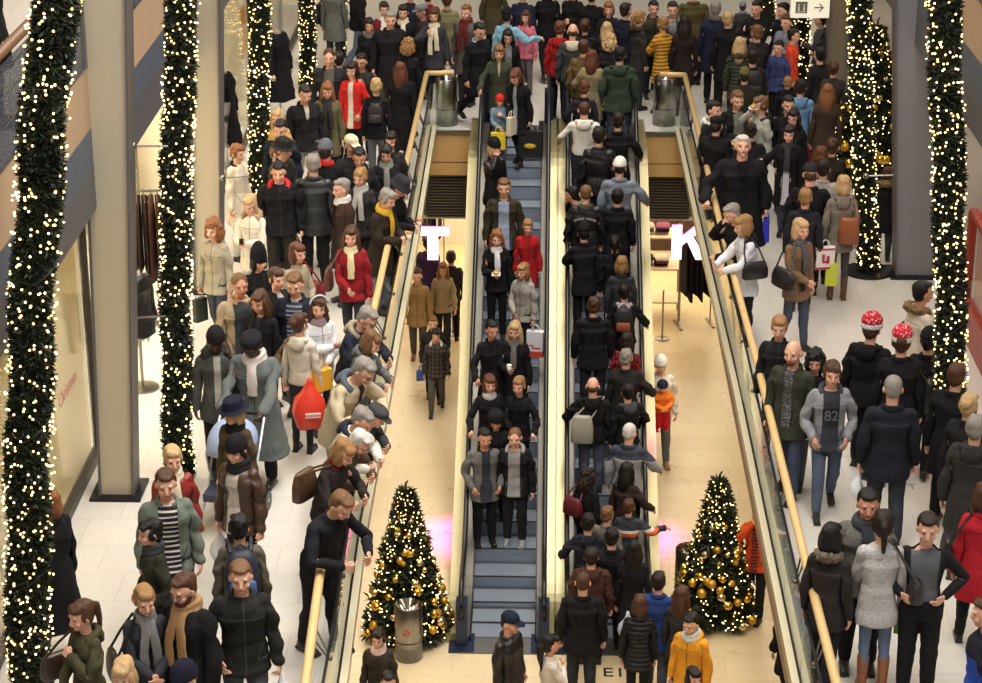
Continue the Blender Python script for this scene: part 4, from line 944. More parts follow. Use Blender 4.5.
def letter(label, px, py, blocks):
    p = aty(px, py, LY); t = empty('illuminated_letter', p, 0, label, 'sign letter')
    f, s_ = MB(), MB()
    for P in blocks:
        P = np.array(P, float)*1.14; n = len(P)
        f.loft([np.c_[P[:, 0], np.full(n, -.10), P[:, 1]], np.c_[P[:, 0], np.full(n, -.085), P[:, 1]]]); s_.loft([np.c_[P[:, 0], np.full(n, -.085), P[:, 1]], np.c_[P[:, 0], np.full(n, -.03), P[:, 1]]])
    f.build('letter_face', M_neon, t); s_.build('letter_body', M_neons, t)
    m = MB()
    for x in (-.1, .1): m.tube([(x, -.05, .28), (x, -.05, 1.2)], .01, 6)
    m.build('hanger', M_steel, t)
rc = lambda x0, z0, x1, z1: [(x0, z0), (x1, z0), (x1, z1), (x0, z1)]
letter('glowing pink white letter T under the landing, left of the escalators', 433, 242, [rc(-.26, .13, .26, .27), rc(-.085, -.27, .085, .13)])
letter('glowing pink white letter K under the landing, right of the escalators', 688, 241, [rc(-.26, -.28, -.10, .28), [(-.11, -.06), (-.11, .08), (.11, .28), (.28, .28)], [(-.02, .02), (.07, .10), (.29, -.28), (.12, -.28)]])

# ---------------------------------------------------------------- goods in the shop under the landing
def cloth_hang(m, x, y, z, wd, L, g, n=12):
    """a hanging garment: shoulders, falling folds"""
    rs = []
    for k, f in enumerate(np.linspace(0, 1, 7)):
        wv = wd*(.25+.75*min(1, f*5))*(1+.15*f); tt = np.linspace(0, 2*np.pi, n, endpoint=False)
        rs.append(np.c_[x+.035*(1+.25*np.sin(3*tt+g))*np.cos(tt), y+wv/2*np.sin(tt)*(1+.06*np.sin(5*tt+g+f*3)), np.full(n, z-L*f)])
    m.loft(rs)
def rack(label, glabel, base, rz, n, cols, L, wd=.46, H=1.5, W=1.2, group='g'):
    t = empty('clothes_rack', base, rz, label, 'clothes rack')
    for x in (-W/2, W/2):
        m = MB(); m.tube([(x, 0, 0), (x, 0, H)], .015, 8); m.build('post', M_steel, t); m = MB(); m.box((x, 0, .02), (.05, .5, .03)); m.build('foot', M_steel, t)
    m = MB(); m.tube([(-W/2, 0, H), (W/2, 0, H)], .015, 8); m.build('rail', M_steel, t)
    c, s_ = math.cos(rz), math.sin(rz); pr = {}
    for i in range(n):
        cc = cols[i % len(cols)]; k = (cc, i % 3)
        if k not in pr:
            m = MB(); cloth_hang(m, 0, 0, -.06, wd, L*(.92+.06*(i % 3)), i*1.3); pr[k] = m.mesh('garment', True); pr[k].materials.append(fab(cc))
            mh = MB(); mh.tube([(0, -.19, -.09), (0, 0, -.03), (0, .19, -.09)], .008, 6); mh.tube([(0, 0, -.03), (0, 0, .01), (0, .02, .02)], .005, 6); pr[k, 'h'] = mh.mesh('hanger'); pr[k, 'h'].materials.append(M_steel)
        x = -W/2+.08+(W-.16)*i/(n-1); o = link('hanging_garment', pr[k]); o.location = (base[0]+x*c, base[1]+x*s_, base[2]+H); o.rotation_euler = (0, 0, rz+.12*math.sin(i*2.1))
        tag(o, glabel, 'garment', group); link('hanger', pr[k, 'h'], o)
kb = aty(695, 291, 37.5); rack('steel clothes rack holding black garments below the letter K', 'black garment hanging on the rack below the letter K', (kb[0], 37.5, LOWZ), R(12), 8, [(26, 24, 26), (34, 30, 32)], 1.15, H=1.78, W=.62, group='black garments below the K')
tb = aty(408, 292, 39.2); rack('steel clothes rack behind the letter T in the lower shop', 'dark garment hanging on the rack behind the letter T', (tb[0]+.1, 40.5, LOWZ), R(-8), 8, [(40, 36, 60), (30, 28, 34), (90, 60, 60)], .95, H=1.7, W=1.1, group='dark garments behind the T')
def shelf(label, base, W, D, levels, H):
    t = empty('display_shelf', base, 0, label, 'shelf')
    for x in (-W/2, W/2):
        for y in (-D/2, D/2): m = MB(); m.box((x, y, H/2), (.04, .04, H)); m.build('post', M_steel, t)
    for z in levels: m = MB(); m.box((0, 0, z), (W, D, .03)); m.build('shelf_board', mat('pale_board', (224, 210, 180), .5), t)
    return t
sb = aty(673, 247, 37.9); zsh = sb[2]-LOWZ
shelf('display shelf of folded clothes left of the letter K', (sb[0]-.22, 38.0, LOWZ), .72, .6, (.35, 1.0, 1.62), 1.7)
g = np.random.default_rng(4)
pile_n = {}
for si, (zz, row) in enumerate(((1.635, 2), (1.015, 2))):
    for j in range(row):
        for k in range(3):
            cc = [(212, 206, 198), (70, 66, 72), (150, 140, 130), (36, 34, 38), (120, 60, 90), (226, 222, 214)][(j*2+k+si) % 6]
            m = MB(); zc = .03
            m.stack([(0, .10, .13), (.012, .13, .165), (.045, .13, .165), (.058, .11, .145)], 16, p=5)
            o = m.build('folded_sweater', fab(cc), None, True); o.location = (sb[0]-.50+j*.29+.01*k, 38.0-.02*k, LOWZ+zz+k*.058); o.rotation_euler = (0, 0, g.uniform(-.1, .1))
            tag(o, 'folded sweater in the neat piles on the shelf left of the letter K', 'folded sweater', 'folded sweaters beside the K')
for lab, px, py, Y, W, H in (('dark counter cabinet behind the black garments below the letter K', 672, 268, 42, 1.3, 1.0), ('pale display table deep in the lower shop behind the letter T', 452, 268, 42.3, 1.4, .9)):
    p = aty(px, py, Y); t = empty('counter', (p[0], Y, LOWZ), 0, lab, 'counter'); m = MB(); m.box((0, 0, H/2), (W, .6, H)); m.build('body', mat('dark_counter', (70, 48, 42), .5) if 'dark' in lab else M_white, t); m = MB(); m.box((0, 0, H+.02), (W+.06, .66, .04)); m.build('worktop', M_cream, t)
for lab, px, py, Y, cc in (('shelf wall of small goods behind the letter T', 432, 226, 44.6, 0), ('shelf wall of folded goods behind the letter K', 690, 226, 44.6, 1)):
    p = aty(px, py, Y); t = shelf(lab, (p[0], 44.6, LOWZ), 2.6, .4, (.5, 1.0, 1.5, 2.0), 2.3)
    k = 0
    for z in (.5, 1.0, 1.5, 2.0):
        for x in np.linspace(-1.1, 1.1, 7):
            cc2 = [(60, 40, 70), (200, 180, 170), (30, 30, 36), (150, 60, 60), (220, 214, 200), (90, 90, 100)][k % 6]; k += 1
            m = MB(); m.stack([(0, .12, .12), (.02, .15, .15), (.16, .15, .15), (.19, .12, .12)], 14, p=5); o = m.build('folded_clothes', fab(cc2), None, True); o.location = (p[0]+x, 44.6, LOWZ+z+.016)
            tag(o, f'folded clothes on the shelf wall behind the letter {"TK"[lab.endswith("K")]}', 'folded clothes', f'folded clothes behind the {"TK"[lab.endswith("K")]}')
for lab, px, py in (('thin steel barrier post on the lower floor beside the boy in the plaid jacket', 453, 320), ('thin steel barrier post on the lower floor right of the up escalator', 662, 325)):
    p = at(px, py+14, LOWZ); t = empty('barrier_post', (p[0], p[1], LOWZ), 0, lab, 'post'); m = MB(); m.tube([(0, 0, 0), (0, 0, .95)], .018, 8); m.build('pole', M_steel, t); m = MB(); m.lathe([(0, 0), (.13, 0), (.13, .02), (0, .03)], n=16); m.build('foot', M_steel, t)
# ---------------------------------------------------------------- goods in the shop at left
lr = aty(146, 300, 23.4)
rack('steel clothes rack of long brown garments behind the wide grey column', 'long brown garment hanging on the rack behind the wide grey column', (*at(149, 336)[:2], .0), R(8), 8, [(58, 38, 26), (40, 28, 22), (78, 50, 34)], 1.05, H=1.95, W=.75, group='brown garments in the left shop')
def dress_form(label, base, rz, col, kind, top, L=1.72):
    t = empty('mannequin', base, rz, label, 'mannequin'); S = L/1.75
    V, T, W = canon(('body',)); T2 = T[(V[T].mean(1)[:, 2] > .62) & (V[T].mean(1)[:, 2] < 1.52)]
    M = skeleton({'la': 'down', 'ra': 'down'}); Pv, _, rv = skin(('body',), M)
    u, inv = np.unique(T2, return_inverse=True); link('torso_form', trimesh('torso_form', Pv[u]*S, inv.reshape(-1, 3), rest=rv[u]), t, mat('form', (222, 214, 200), .5))
    Pv, T, rv = skin(('top', top), M); link('coat', trimesh('coat', Pv*S, T, rest=rv), t, fab(col, kind))
    m = MB(); m.tube([(0, 0, 0), (0, 0, .75*S)], .02, 8); m.build('pole', M_steel, t); m = MB(); m.lathe([(0, 0), (.2, 0), (.2, .02), (0, .035)], n=20); m.build('foot_plate', M_steel, t)
q = aty(143, 370, 21.9); dress_form('mannequin in a black leather jacket right of the wide grey column', (*at(143, 388)[:2], 0), R(60), (24, 22, 24), 'leather', 'hip')
q = aty(222, 152, 29.3); dress_form('mannequin in a long black dress in the lit shop window', (*at(228, 166)[:2], 0), R(70), (16, 14, 16), 'wool', 'long', 1.8)
q = aty(281, 115, 35.2); dress_form('mannequin in a black coat beyond the second light garland', (*at(281, 120)[:2], 0), R(60), (22, 20, 24), 'wool', 'long', 1.8)
for lab, x, y, z, W, H, c in (('small framed picture on the bright wall of the left shop', -8.5, 26.0, 1.6, .5, .4, (206, 120, 60)), ('orange yellow poster high in the lit shop window', -5.10, 35.2, 1.75, .5, .8, (236, 172, 40))):
    t = empty('poster', (x, y, z), 0, lab, 'poster'); m = MB(); m.box((0, 0, 0), (.02, W, H)); m.build('print', mat('print', c, .6), t); m = MB(); m.box((-.012, 0, 0), (.015, W+.06, H+.06)); m.build('board', M_white, t)
shelf('white display shelf behind the leather jacket in the left shop', (-6.6, 29.8, 0), 1.2, .5, (.4, .9, 1.4), 1.5)
shelf('white low display shelf below the long black dress', (-5.9, 33.6, 0), .9, .6, (.3, .8), .9)
# ---------------------------------------------------------------- bags, cups
def shop_bag(label, p, w=.30, h=.34, d=.12, col=(220, 216, 210), rz=0.0, cat='bag', kind='paper', mark=None, name='shopping_bag', group=None):
    """bag whose handles hang from point p"""
    p = np.array(p, float); t = empty(name, p-np.array([0, 0, h+.10]), rz, label, cat, group); mm = mat('bag_'+kind, col, .45 if kind == 'plastic' else .6, var=.08, vscale=7, bump=.3 if kind == 'plastic' else 0)
    m = MB()
    if kind == 'plastic':
        m.stack([(0, w*.30, d*.30), (.02, w*.42, d*.5), (h*.3, w*.52, d*.62), (h*.62, w*.44, d*.5), (h*.85, w*.22, d*.26), (h, w*.10, d*.14), (h+.05, w*.07, d*.1)], 18, p=2.6)
        V = m.V[0]; V += .012*np.sin(V*34+np.array([1, 2, 3]))[:, [1, 2, 0]]
    else: m.stack([(0, w*.5, d*.5), (.004, w*.5, d*.5), (h*.5, w*.5, d*.46), (h-.002, w*.5, d*.40), (h, w*.48, d*.38)], 28, p=9)
    m.build('bag_body', mm, t, kind == 'plastic')
    if kind != 'plastic':
        for s in (-1, 1):
            m = MB(); m.tube([(-w*.22, s*d*.36, h-.02), (-w*.16, s*d*.2, h+.07), (0, 0, h+.10), (w*.16, s*d*.2, h+.07), (w*.22, s*d*.36, h-.02)], .006, 6); m.build('handle', mm if kind == 'paper' else M_black, t)
    if mark:
        for s in (-1, 1):
            m = MB()
            if len(mark) > 3:
                for bx, bz, bw, bh in mark[3]: m.box((bx*w*s, s*d*.46, bz*h), (bw*w, .012, bh*h))
            else: m.ell((0, s*d*.5, h*.45), (w*mark[1], .008, h*mark[2]), 16, 8)
            m.build('printed_mark', mat('bag_print', mark[0], .5), t)
    return t
def strap_bag(label, I, side='L', col=(28, 26, 27), w=.32, h=.22, d=.11, cross=False, drop=.0, fwd=0.0, rear=False, kind='leather', cat='handbag'):
    """bag hanging by its strap from a shoulder"""
    sh = I['sh'+side]; hip = I['hip'+side].copy(); f = I['fz']; out = f@np.array([1 if side == 'L' else -1, 0, 0]); fw = f@np.array([0, -1, 0])
    c = hip+out*.13+fw*(.02+fwd)+np.array([0, 0, .12-drop]); a = math.atan2(out[1], out[0])
    if rear: c = hip-out*.08-fw*(.20+fwd)+np.array([0, 0, .12-drop]); a += math.pi/2
    t = empty('handbag', c-np.array([0, 0, h/2]), a+math.pi/2, label, cat); o = c-np.array([0, 0, h/2]); mm = mat('bag_'+kind, col, .4, var=.12, vscale=10)
    m = MB(); m.stack([(0, w*.44, d*.42), (.015, w*.5, d*.5), (h*.55, w*.5, d*.46), (h*.9, w*.42, d*.32), (h, w*.36, d*.2)], 22, p=3.2); m.build('bag_body', mm, t, True)
    m = MB(); m.tube([(-w*.36, 0, h*.93), (0, -.0, h*.985), (w*.36, 0, h*.93)], .008, 6); m.build('zip', mat('brass', (150, 120, 70), .3, 1.0), t)
    Rz = rot_z(-(a+math.pi/2)); s0 = Rz@((I['sh'+('R' if side == 'L' else 'L')] if cross else sh)+np.array([0, 0, .045])-o)
    m = MB(); m.tube([(-w*.38, 0, h*.9), s0*.5+np.array([-w*.30, 0, h*.45]), s0+np.array([-.04, 0, -.01]), s0+np.array([.04, 0, -.01]), s0*.5+np.array([w*.30, 0, h*.45]), (w*.38, 0, h*.9)], .012, 6); m.build('strap', mm, t)
    return t
def backpack(label, I, col=(30, 30, 34), w=.30, h=.42, d=.16, accent=None, kind='nylon'):
    b = I['back']-np.array([0, 0, h*.45]); t = empty('backpack', b, R(I['face']), label, 'backpack'); mm = mat('bag_'+kind, col, .6, var=.1)
    m = MB(); m.stack([(0, w*.42, d*.40), (.03, w*.5, d*.5), (h*.5, w*.5, d*.5), (h*.85, w*.40, d*.38), (h, w*.22, d*.2)], 24, cy=d*.42, p=3); m.build('pack_body', mm, t, True)
    m = MB(); m.stack([(.04, w*.34, .02), (.06, w*.38, .035), (h*.42, w*.36, .035), (h*.46, w*.30, .02)], 18, cy=d*.92, p=3); m.build('front_pocket', mat('bag_'+kind, accent or tuple(min(255, int(c*1.25+6)) for c in col), .6, var=.1), t, True)
    for s in (-1, 1):
        m = MB(); m.tube([(s*w*.28, .0, h*.9), (s*w*.30, -.06, h*.98), (s*w*.34, -.22, h*.95), (s*w*.36, -.28, h*.7), (s*w*.40, -.16, h*.2), (s*w*.42, .02, h*.1)], .018, 6); m.build('strap', mm, t)
    m = MB(); m.tube([(-.04, .02, h), (0, .02, h+.04), (.04, .02, h)], .009, 6); m.build('grab_loop', mm, t)
    return t
def cup(label, p, col=(236, 230, 222), r=.036, h=.10, fill=(206, 120, 60)):
    t = empty('paper_cup', np.array(p)-np.array([0, 0, .02]), 0, label, 'cup'); m = MB(); m.lathe([(0, 0), (r*.75, 0), (r, h), (r*.9, h)], n=16); m.build('cup_body', mat('paper', col, .6), t, True)
    m = MB(); m.lathe([(0, h*.97), (r*1.08, h*.97), (r*1.08, h+.012), (r*.8, h+.02), (0, h+.02)], n=16); m.build('lid', mat('cup_lid', fill, .5), t, True)
def snack(label, p, cat='snack'):
    t = empty('snack', p, 0, label, cat); m = MB(); m.stack([(0, .03, .05), (.02, .05, .07), (.03, .05, .07), (.05, .02, .04)], 12); m.build('pastry', mat('pastry', (206, 160, 96), .6, var=.2, vscale=30), t, True); m = MB(); m.box((0, 0, -.004), (.13, .15, .008)); m.build('napkin', mat('paper', (236, 230, 222), .7), t)
K, K2, K3 = (24, 23, 26), (32, 31, 34), (42, 40, 42)
NV, CH, GY, DG, LG = (28, 32, 46), (54, 54, 60), (112, 112, 114), (74, 76, 78), (170, 168, 164)
OL, DOL, BR, DBR, BE, TAN, CR = (70, 66, 46), (46, 46, 36), (84, 58, 40), (52, 38, 32), (176, 160, 134), (158, 126, 92), (222, 212, 190)
JN, DJ, LJ, BK, GJ = (80, 87, 102), (46, 51, 62), (118, 132, 152), (28, 27, 30), (96, 98, 104)
WH = (226, 224, 220)
P = person
LW = 'down'
# ---- left walkway, near end
a = P('woman with a brown ponytail in an olive parka holding a strap at her chest', 80, 600, -48, 'jacket', OL, DJ, 'tail', 'brown', la='chest', ra='front', L=1.68, hood=True, nod=12)
strap_bag('dark brown handbag of the woman with the ponytail and olive parka', a, 'R', (58, 40, 34), fwd=.1)
a = P('woman in a charcoal jacket with a long grey scarf and clasped hands', 144, 585, 22, 'hip', CH, BK, 'tail', 'dblond', la='front', ra='front', L=1.68, scarf=('tails', (122, 120, 120)), nod=14)
strap_bag('black handbag behind the elbow of the woman with the long grey scarf', a, 'R', K)
P('bearded man with glasses in a black coat and a tan scarf', 182, 573, -32, 'long', K, BK, 'short', 'brown', L=1.80, scarf=('tails', (164, 128, 88)), nod=16, g=1.03)
P('blond woman at the lower edge below the olive parka, only her head showing', 122, 658, -8, 'jacket', K2, DJ, 'bob', 'blond', L=1.66, nod=16)
P('person in a dark navy knitted cap below the bearded man with the tan scarf', 183, 659, -30, 'jacket', WH, DJ, 'crop', 'brown', L=1.72, hat=('beanie', (26, 26, 44)))
a = P('man in a black zipped jacket and blue jeans carrying a white bag', 240, 561, 8, 'jacket', (36, 36, 34), JN, 'short', 'lbrown', L=1.80, la='carry', ra='pocket', step=.45, nod=8, g=1.06)
shop_bag('white plastic bag with green print held by the man in the black zipped jacket', a['handL'], .24, .3, .1, (226, 228, 230), R(20), kind='plastic', mark=((40, 110, 90), .22, .2))
P('woman with short black hair turned left, in a dark olive jacket and scarf', 150, 518, -62, 'jacket', DOL, DJ, 'mop', 'black', L=1.66, scarf=('wrap', (58, 58, 62)), ra='pocket', la='pocket')
P('balding man in an open grey green jacket over a striped jumper', 165, 469, 12, 'jacket', (104, 112, 102), DJ, 'short', 'brown', L=1.80, open=(.085, .5, (36, 34, 40), 'stripe', (206, 200, 194)), g=1.05, nod=12)
P('blond woman in a red leather jacket behind the man in the striped jumper', 172, 445, 18, 'jacket', ((132, 40, 36), 'leather'), DJ, 'bun', 'blond', L=1.70, scarf=('tail', (216, 204, 178)))
a = P('young man in a brown leather jacket and black cap over a pale jumper', 236, 433, -28, 'jacket', ((70, 50, 38), 'leather'), BK, 'mop', 'black', L=1.74, hat=('beanie', (26, 24, 26)), open=(.075, .5, (206, 198, 184)), scarf=('wrap', K2), step=.3, nod=10)
shop_bag('white plastic bag carried by the young man in the brown leather jacket', a['handR'], .2, .26, .1, WH, .2, kind='plastic')
P('woman in a navy brimmed hat and olive brown jacket in front of the stroller', 233, 396, -32, 'jacket', (76, 64, 44), BK, 'bob', 'blond', L=1.68, hat=('brim', (26, 28, 44)), scarf=('wrap', K))
st = P('man in a long grey overcoat and pale scarf pushing the stroller', 251, 331, -10, 'long', (100, 106, 104), BK, 'crop', 'black', L=1.80, skin='k', hat=('beret', (28, 26, 34)), scarf=('tail', (206, 198, 192)), la='push', ra='push', nod=22, lean=6, g=1.12)
P('man in a black cap and dark grey fur hooded parka beside the left fir garland', 215, 325, 10, 'hip', (70, 70, 66), BK, 'crop', 'black', L=1.76, skin='k', hat=('beanie', (28, 26, 26)), fur=(66, 60, 54), open=(.04, .9, (170, 168, 160)), nod=20)
P('man with a shaved head in an open beige jacket', 239, 273, 22, 'jacket', (168, 150, 124), BK, 'crop', 'lbrown', L=1.80, skin='t', open=(.10, .5, (58, 62, 64)), g=1.06)
P('woman with long brown hair in black, in front of the beige jacket', 259, 289, -24, 'hip', K, BK, 'long', 'brown', L=1.72, skin='t', open=(.05, 1.1, (44, 42, 50)), nod=14)
P('woman with tied brown hair and a white collar looking right, behind the striped navy jumper', 276, 267, 42, 'jacket', K2, BK, 'bun', 'brown', L=1.68, open=(.05, 1.2, (196, 192, 190)))
P('man in an open dark jacket over a blue striped jumper with jeans', 294, 272, -5, 'jacket', NV, JN, 'short', 'lbrown', L=1.82, open=(.09, .5, (56, 62, 76), 'stripe', (150, 156, 168)), nod=18, step=.3, g=1.04)
P('woman in a tall black knitted hat and black coat', 258, 241, 38, 'coat', K, BK, 'bob', 'black', L=1.70, hat=('tall', K))
a = P('woman with auburn bobbed hair in a beige jumper facing right', 297, 242, 48, 'sweater', (168, 154, 130), BK, 'bob', 'auburn', L=1.66, la='front')
strap_bag('small dark red shoulder bag of the woman in the beige jumper', a, 'L', (120, 34, 40), .26, .2)
a = P('blond woman in a white fur hooded parka looking down at her phone', 249, 194, -18, 'hip', (228, 220, 204), (206, 200, 190), 'tail', 'blond', L=1.68, la='hold', ra='hold', nod=22, fur=(196, 168, 132), tn='parka')
t = empty('phone', (a['handL']+a['handR'])/2+np.array([0, 0, .03]), R(-18), 'dark phone held by the blond woman in the white parka', 'phone'); m = MB(); m.box((0, 0, 0), (.06, .012, .11)); m.build('case', M_dark, t); m = MB(); m.box((0, .007, 0), (.052, .002, .095)); m.build('screen', mat('screen', (60, 70, 80), .1), t)
a = P('curly haired woman in a grey beige hooded jacket and jeans', 213, 216, -24, 'jacket', (164, 156, 138), (66, 80, 104), 'curly', 'ginger', L=1.70, hood=True, ra='carry', step=.35, scarf=None)
shop_bag('dark green paper bag held by the curly haired woman', a['handR'], .20, .30, .09, (46, 54, 42), R(50))
a = P('woman seen from behind in a cream hooded top with her hair pinned up', 299, 312, 165, 'sweater', (212, 204, 186), DJ, 'bun', 'brown', L=1.66, hood=(206, 198, 180), la='carry', ra='carry', fit=.006, nod=4, yaw=-20)
strap_bag('brown shoulder bag on the woman in the cream hooded top', a, 'L', (92, 70, 52), .30, .24, fwd=-.05)
rb = a['handR']; q = at(309, 400, .78)
t = shop_bag('big red plastic bag with a small white label beside the cream hooded top', q+np.array([0, 0, .30]), .36, .52, .26, (214, 58, 38), R(10), kind='plastic')
m = MB(); m.box((.03, -.165, .20), (.17, .012, .055)); m.build('white_label', mat('label_white', (232, 228, 226), .5), t); text('FASHION', .042, mat('red_print', (206, 92, 60), .7), (.03, -.173, .20), (R(90), 0, 0), 'lettering', t)
a = P('girl with a hair band and wavy brown hair in a white jacket', 318, 295, 24, 'hip', (226, 228, 236), DJ, 'wavy', 'brown', L=1.66, scarf=('wrap', (150, 128, 136)), ra='cross', la='front', yaw=-15)
t = empty('hair_band', a['wpt']('head', (0, .012, 1.70)), R(24), 'pale blue hair band on the girl in the white jacket', 'hair band'); m = MB(); tt = np.linspace(0, np.pi, 12); m.tube(np.c_[.105*np.cos(tt), np.zeros(12)-.02, .10*np.sin(tt)-.01], .013, 8); m.build('band', mat('hair_band', (176, 196, 198), .7), t, True)
q = at(322, 378, .9); shop_bag('yellow bag at the side of the girl in the white jacket', q+np.array([0, 0, .2]), .24, .24, .10, (226, 166, 40), R(40))
a = P('woman in a dark red wool jacket and cream scarf carrying a brown bag', 351, 225, -4, 'jacket', (140, 32, 38), DJ, 'long', 'brown', L=1.70, scarf=('tail', (224, 210, 164)), ra='front', la='down', step=.4)
strap_bag('brown leather bag of the woman in the dark red jacket', a, 'R', (90, 52, 40), .26, .28)
# ---- people leaning on the left balustrade
P('grey haired man with glasses in a navy jacket bending over the left handrail', 378, 306, 62, 'jacket', (34, 38, 50), DJ, 'short', 'grey', L=1.76, lean=22, la='rail', ra='rail', nod=24, hood=(150, 138, 120), push=np.array([-.10, 0]))
P('woman with a brown bob in a grey hooded jacket at the left handrail', 373, 329, 72, 'jacket', (94, 98, 98), DJ, 'bob', 'lbrown', L=1.64, lean=20, la='rail', ra='rail', nod=24, hood=True)
P('grey haired man with glasses in a beige jacket at the left handrail', 366, 357, 58, 'hip', (190, 176, 146), BE, 'short', 'grey', L=1.84, lean=30, la='rail', ra='rail', nod=22, hood=(84, 92, 102), open=(.04, 1.0, (70, 66, 70)), g=1.08)
P('grey haired person in a white hooded jacket bending over the left handrail', 364, 406, 64, 'jacket', (226, 220, 210), DJ, 'short', 'grey', L=1.72, lean=30, la='rail', ra='rail', nod=22, hood=(40, 44, 56))
P('man in a dark grey cap leaning out beyond the white hooded jacket', 377, 403, 70, 'jacket', (58, 60, 64), DJ, 'short', 'grey', L=1.58, lean=42, la='rail', ra='rail', hat=('flatcap', (62, 62, 66)))
P('white haired man in a brown jacket bending low over the left handrail', 362, 429, 66, 'jacket', (92, 74, 58), DBR, 'short', 'white', L=1.64, lean=38, la='rail', ra='rail', nod=24)
a = P('woman with a blond bob in a dark brown coat at the left handrail', 345, 437, 60, 'jacket', (46, 40, 38), DJ, 'bob', 'dblond', L=1.72, lean=24, la='rail', ra='rail', nod=22, collar=(140, 30, 44))
strap_bag('large brown leather bag on the back of the woman with the blond bob', a, 'R', (84, 60, 42), .34, .30, .13, rear=True, drop=-.1)
P('man in a black jumper and black trousers leaning on the left handrail', 343, 491, 50, 'sweater', (27, 26, 32), BK, 'short', 'lbrown', L=1.78, lean=26, la='rail', ra='rail', nod=22, g=1.12, step=.2)
a = P('person seen from behind with a dark rucksack in a grey brown jacket', 238, 513, 192, 'jacket', (92, 86, 74), BK, 'mop', 'black', L=1.66)
backpack('dark blue rucksack on the person in the grey brown jacket', a, (30, 36, 54), .32, .46, .18, (64, 92, 140))
P('ginger haired woman in a long black coat walking into the shop behind the garland', 48, 488, -120, 'long', K, BK, 'bob', 'ginger', L=1.72, step=.5)
# ---- left walkway, far end
a = P('man in a black jacket and pale grey jeans walking beside the olive coat', 305, 84, 22, 'jacket', K2, (176, 174, 170), 'short', 'dark', L=1.82, nod=22, step=.3, g=1.08, open=(.035, 1.2, (206, 198, 186)))
P('woman with long red hair in an olive coat and dark scarf', 327, 81, 4, 'coat', (96, 92, 66), BK, 'long', 'ginger', L=1.70, scarf=('tails', (56, 54, 52)), nod=14, open=(.05, .6, (40, 38, 40)))
P('balding man in an open dark coat over a grey shirt behind the olive coat', 329, 48, 0, 'coat', (40, 40, 42), BK, 'crop', 'brown', L=1.86, open=(.07, .6, (96, 92, 88)), g=1.1)
P('woman with dark hair in a bright red jacket with white shoulder stripes', 352, 61, -18, 'hip', (206, 44, 40), BK, 'bob', 'dark', L=1.74, open=(.05, .6, (226, 212, 196)), la='pocket')
a = P('woman with short blond hair seen from behind in black with grey jeans', 376, 77, 178, 'jacket', K, (92, 96, 108), 'mop', 'blond', L=1.70)
backpack('small black rucksack on the woman in grey jeans', a, (34, 32, 34), .24, .30, .12)
P('woman with long brown hair seen from behind in a long black coat', 400, 61, 176, 'long', K, BK, 'long', 'auburn', L=1.72)
P('man with glasses in a dark jacket behind the bright red jacket', 361, 53, -12, 'jacket', (44, 42, 42), BK, 'short', 'dark', L=1.72, ra='chest', skin='t')
P('dark haired person almost hidden behind the balding man in the open dark coat', 339, 51, 175, 'jacket', K2, DJ, 'short', 'dark', L=1.66)
P('woman with short black hair and grey scarf beside the broad grey haired man', 369, 17, 12, 'coat', K, BK, 'mop', 'black', L=1.68, scarf=('wrap', (104, 106, 112)), skin='t')
P('grey haired man in a broad black coat near the far left', 390, 11, 8, 'coat', K, (86, 76, 58), 'short', 'grey', L=1.84, g=1.18)
P('dark haired woman in a burgundy jacket with a long white scarf', 384, 1, 10, 'jacket', (122, 30, 44), BK, 'bun', 'dark', L=1.68, scarf=('tails', (228, 224, 218)))
P('dark haired woman in a black coat with a cream scarf', 403, 4, 0, 'coat', K, BK, 'bun', 'dark', L=1.74, scarf=('tail', (224, 212, 186)))
P('woman with curly blond hair seen from behind in black', 408, 36, 165, 'coat', K, BK, 'curly', 'dblond', L=1.66)
P('man in a grey flat cap and dark jacket looking left', 422, 4, -58, 'jacket', (48, 44, 42), DJ, 'short', 'dark', L=1.68, hat=('flatcap', (112, 112, 116)), skin='t')
a = P('woman with brown hair in a dark grey coat with a long cream scarf', 434, 7, -4, 'hip', (58, 58, 64), BK, 'bob', 'brown', L=1.76, scarf=('tails', (226, 214, 188)), la='carry', ra='strap')
shop_bag('white paper bag held by the woman with the long cream scarf', a['handL'], .2, .28, .1, (222, 214, 202), .2)
a = P('person in a grey coat carrying a big black bag, head out of the picture', 333, -24, 172, 'coat', (104, 106, 100), DJ, 'short', 'brown', L=1.74)
strap_bag('big black bag on the shoulder of the grey coat at the far left', a, 'L', (26, 24, 28), .42, .34, .16)
P('man in blue jeans beside the far left garland, head out of the picture', 358, -24, 115, 'jacket', K, (78, 100, 136), 'short', 'dark', L=1.78, step=.55)
P('person in an olive beige jacket seen from behind at the far end', 447, -8, 178, 'hip', (128, 120, 88), (84, 80, 78), 'short', 'brown', L=1.76)
P('man in a grey jacket with a dark red scarf and brown hair', 466, 4, -22, 'coat', (88, 84, 80), DJ, 'short', 'lbrown', L=1.78, scarf=('tails', (96, 34, 34)))
P('man with glasses in a black coat with a pale blue collar stepping toward the escalator', 480, 22, 34, 'coat', K, BK, 'short', 'black', L=1.82, nod=20, step=.8, collar=(150, 186, 212))
P('person in a light blue jacket and black cap with one arm stretched out', 507, 6, 168, 'jacket', (132, 178, 200), (140, 150, 160), 'short', 'black', L=1.72, hat=('beanie', K), ra='reach')
P('girl with brown hair in a pink waistcoat over white sleeves', 526, 10, -18, 'jacket', (204, 112, 132), (120, 104, 110), 'long', 'brown', L=1.52, nod=6)
P('woman with dark hair and glasses in an open black coat over grey', 508, 28, 6, 'coat', K, BK, 'long', 'black', L=1.68, open=(.07, .6, (128, 128, 132)), nod=14)
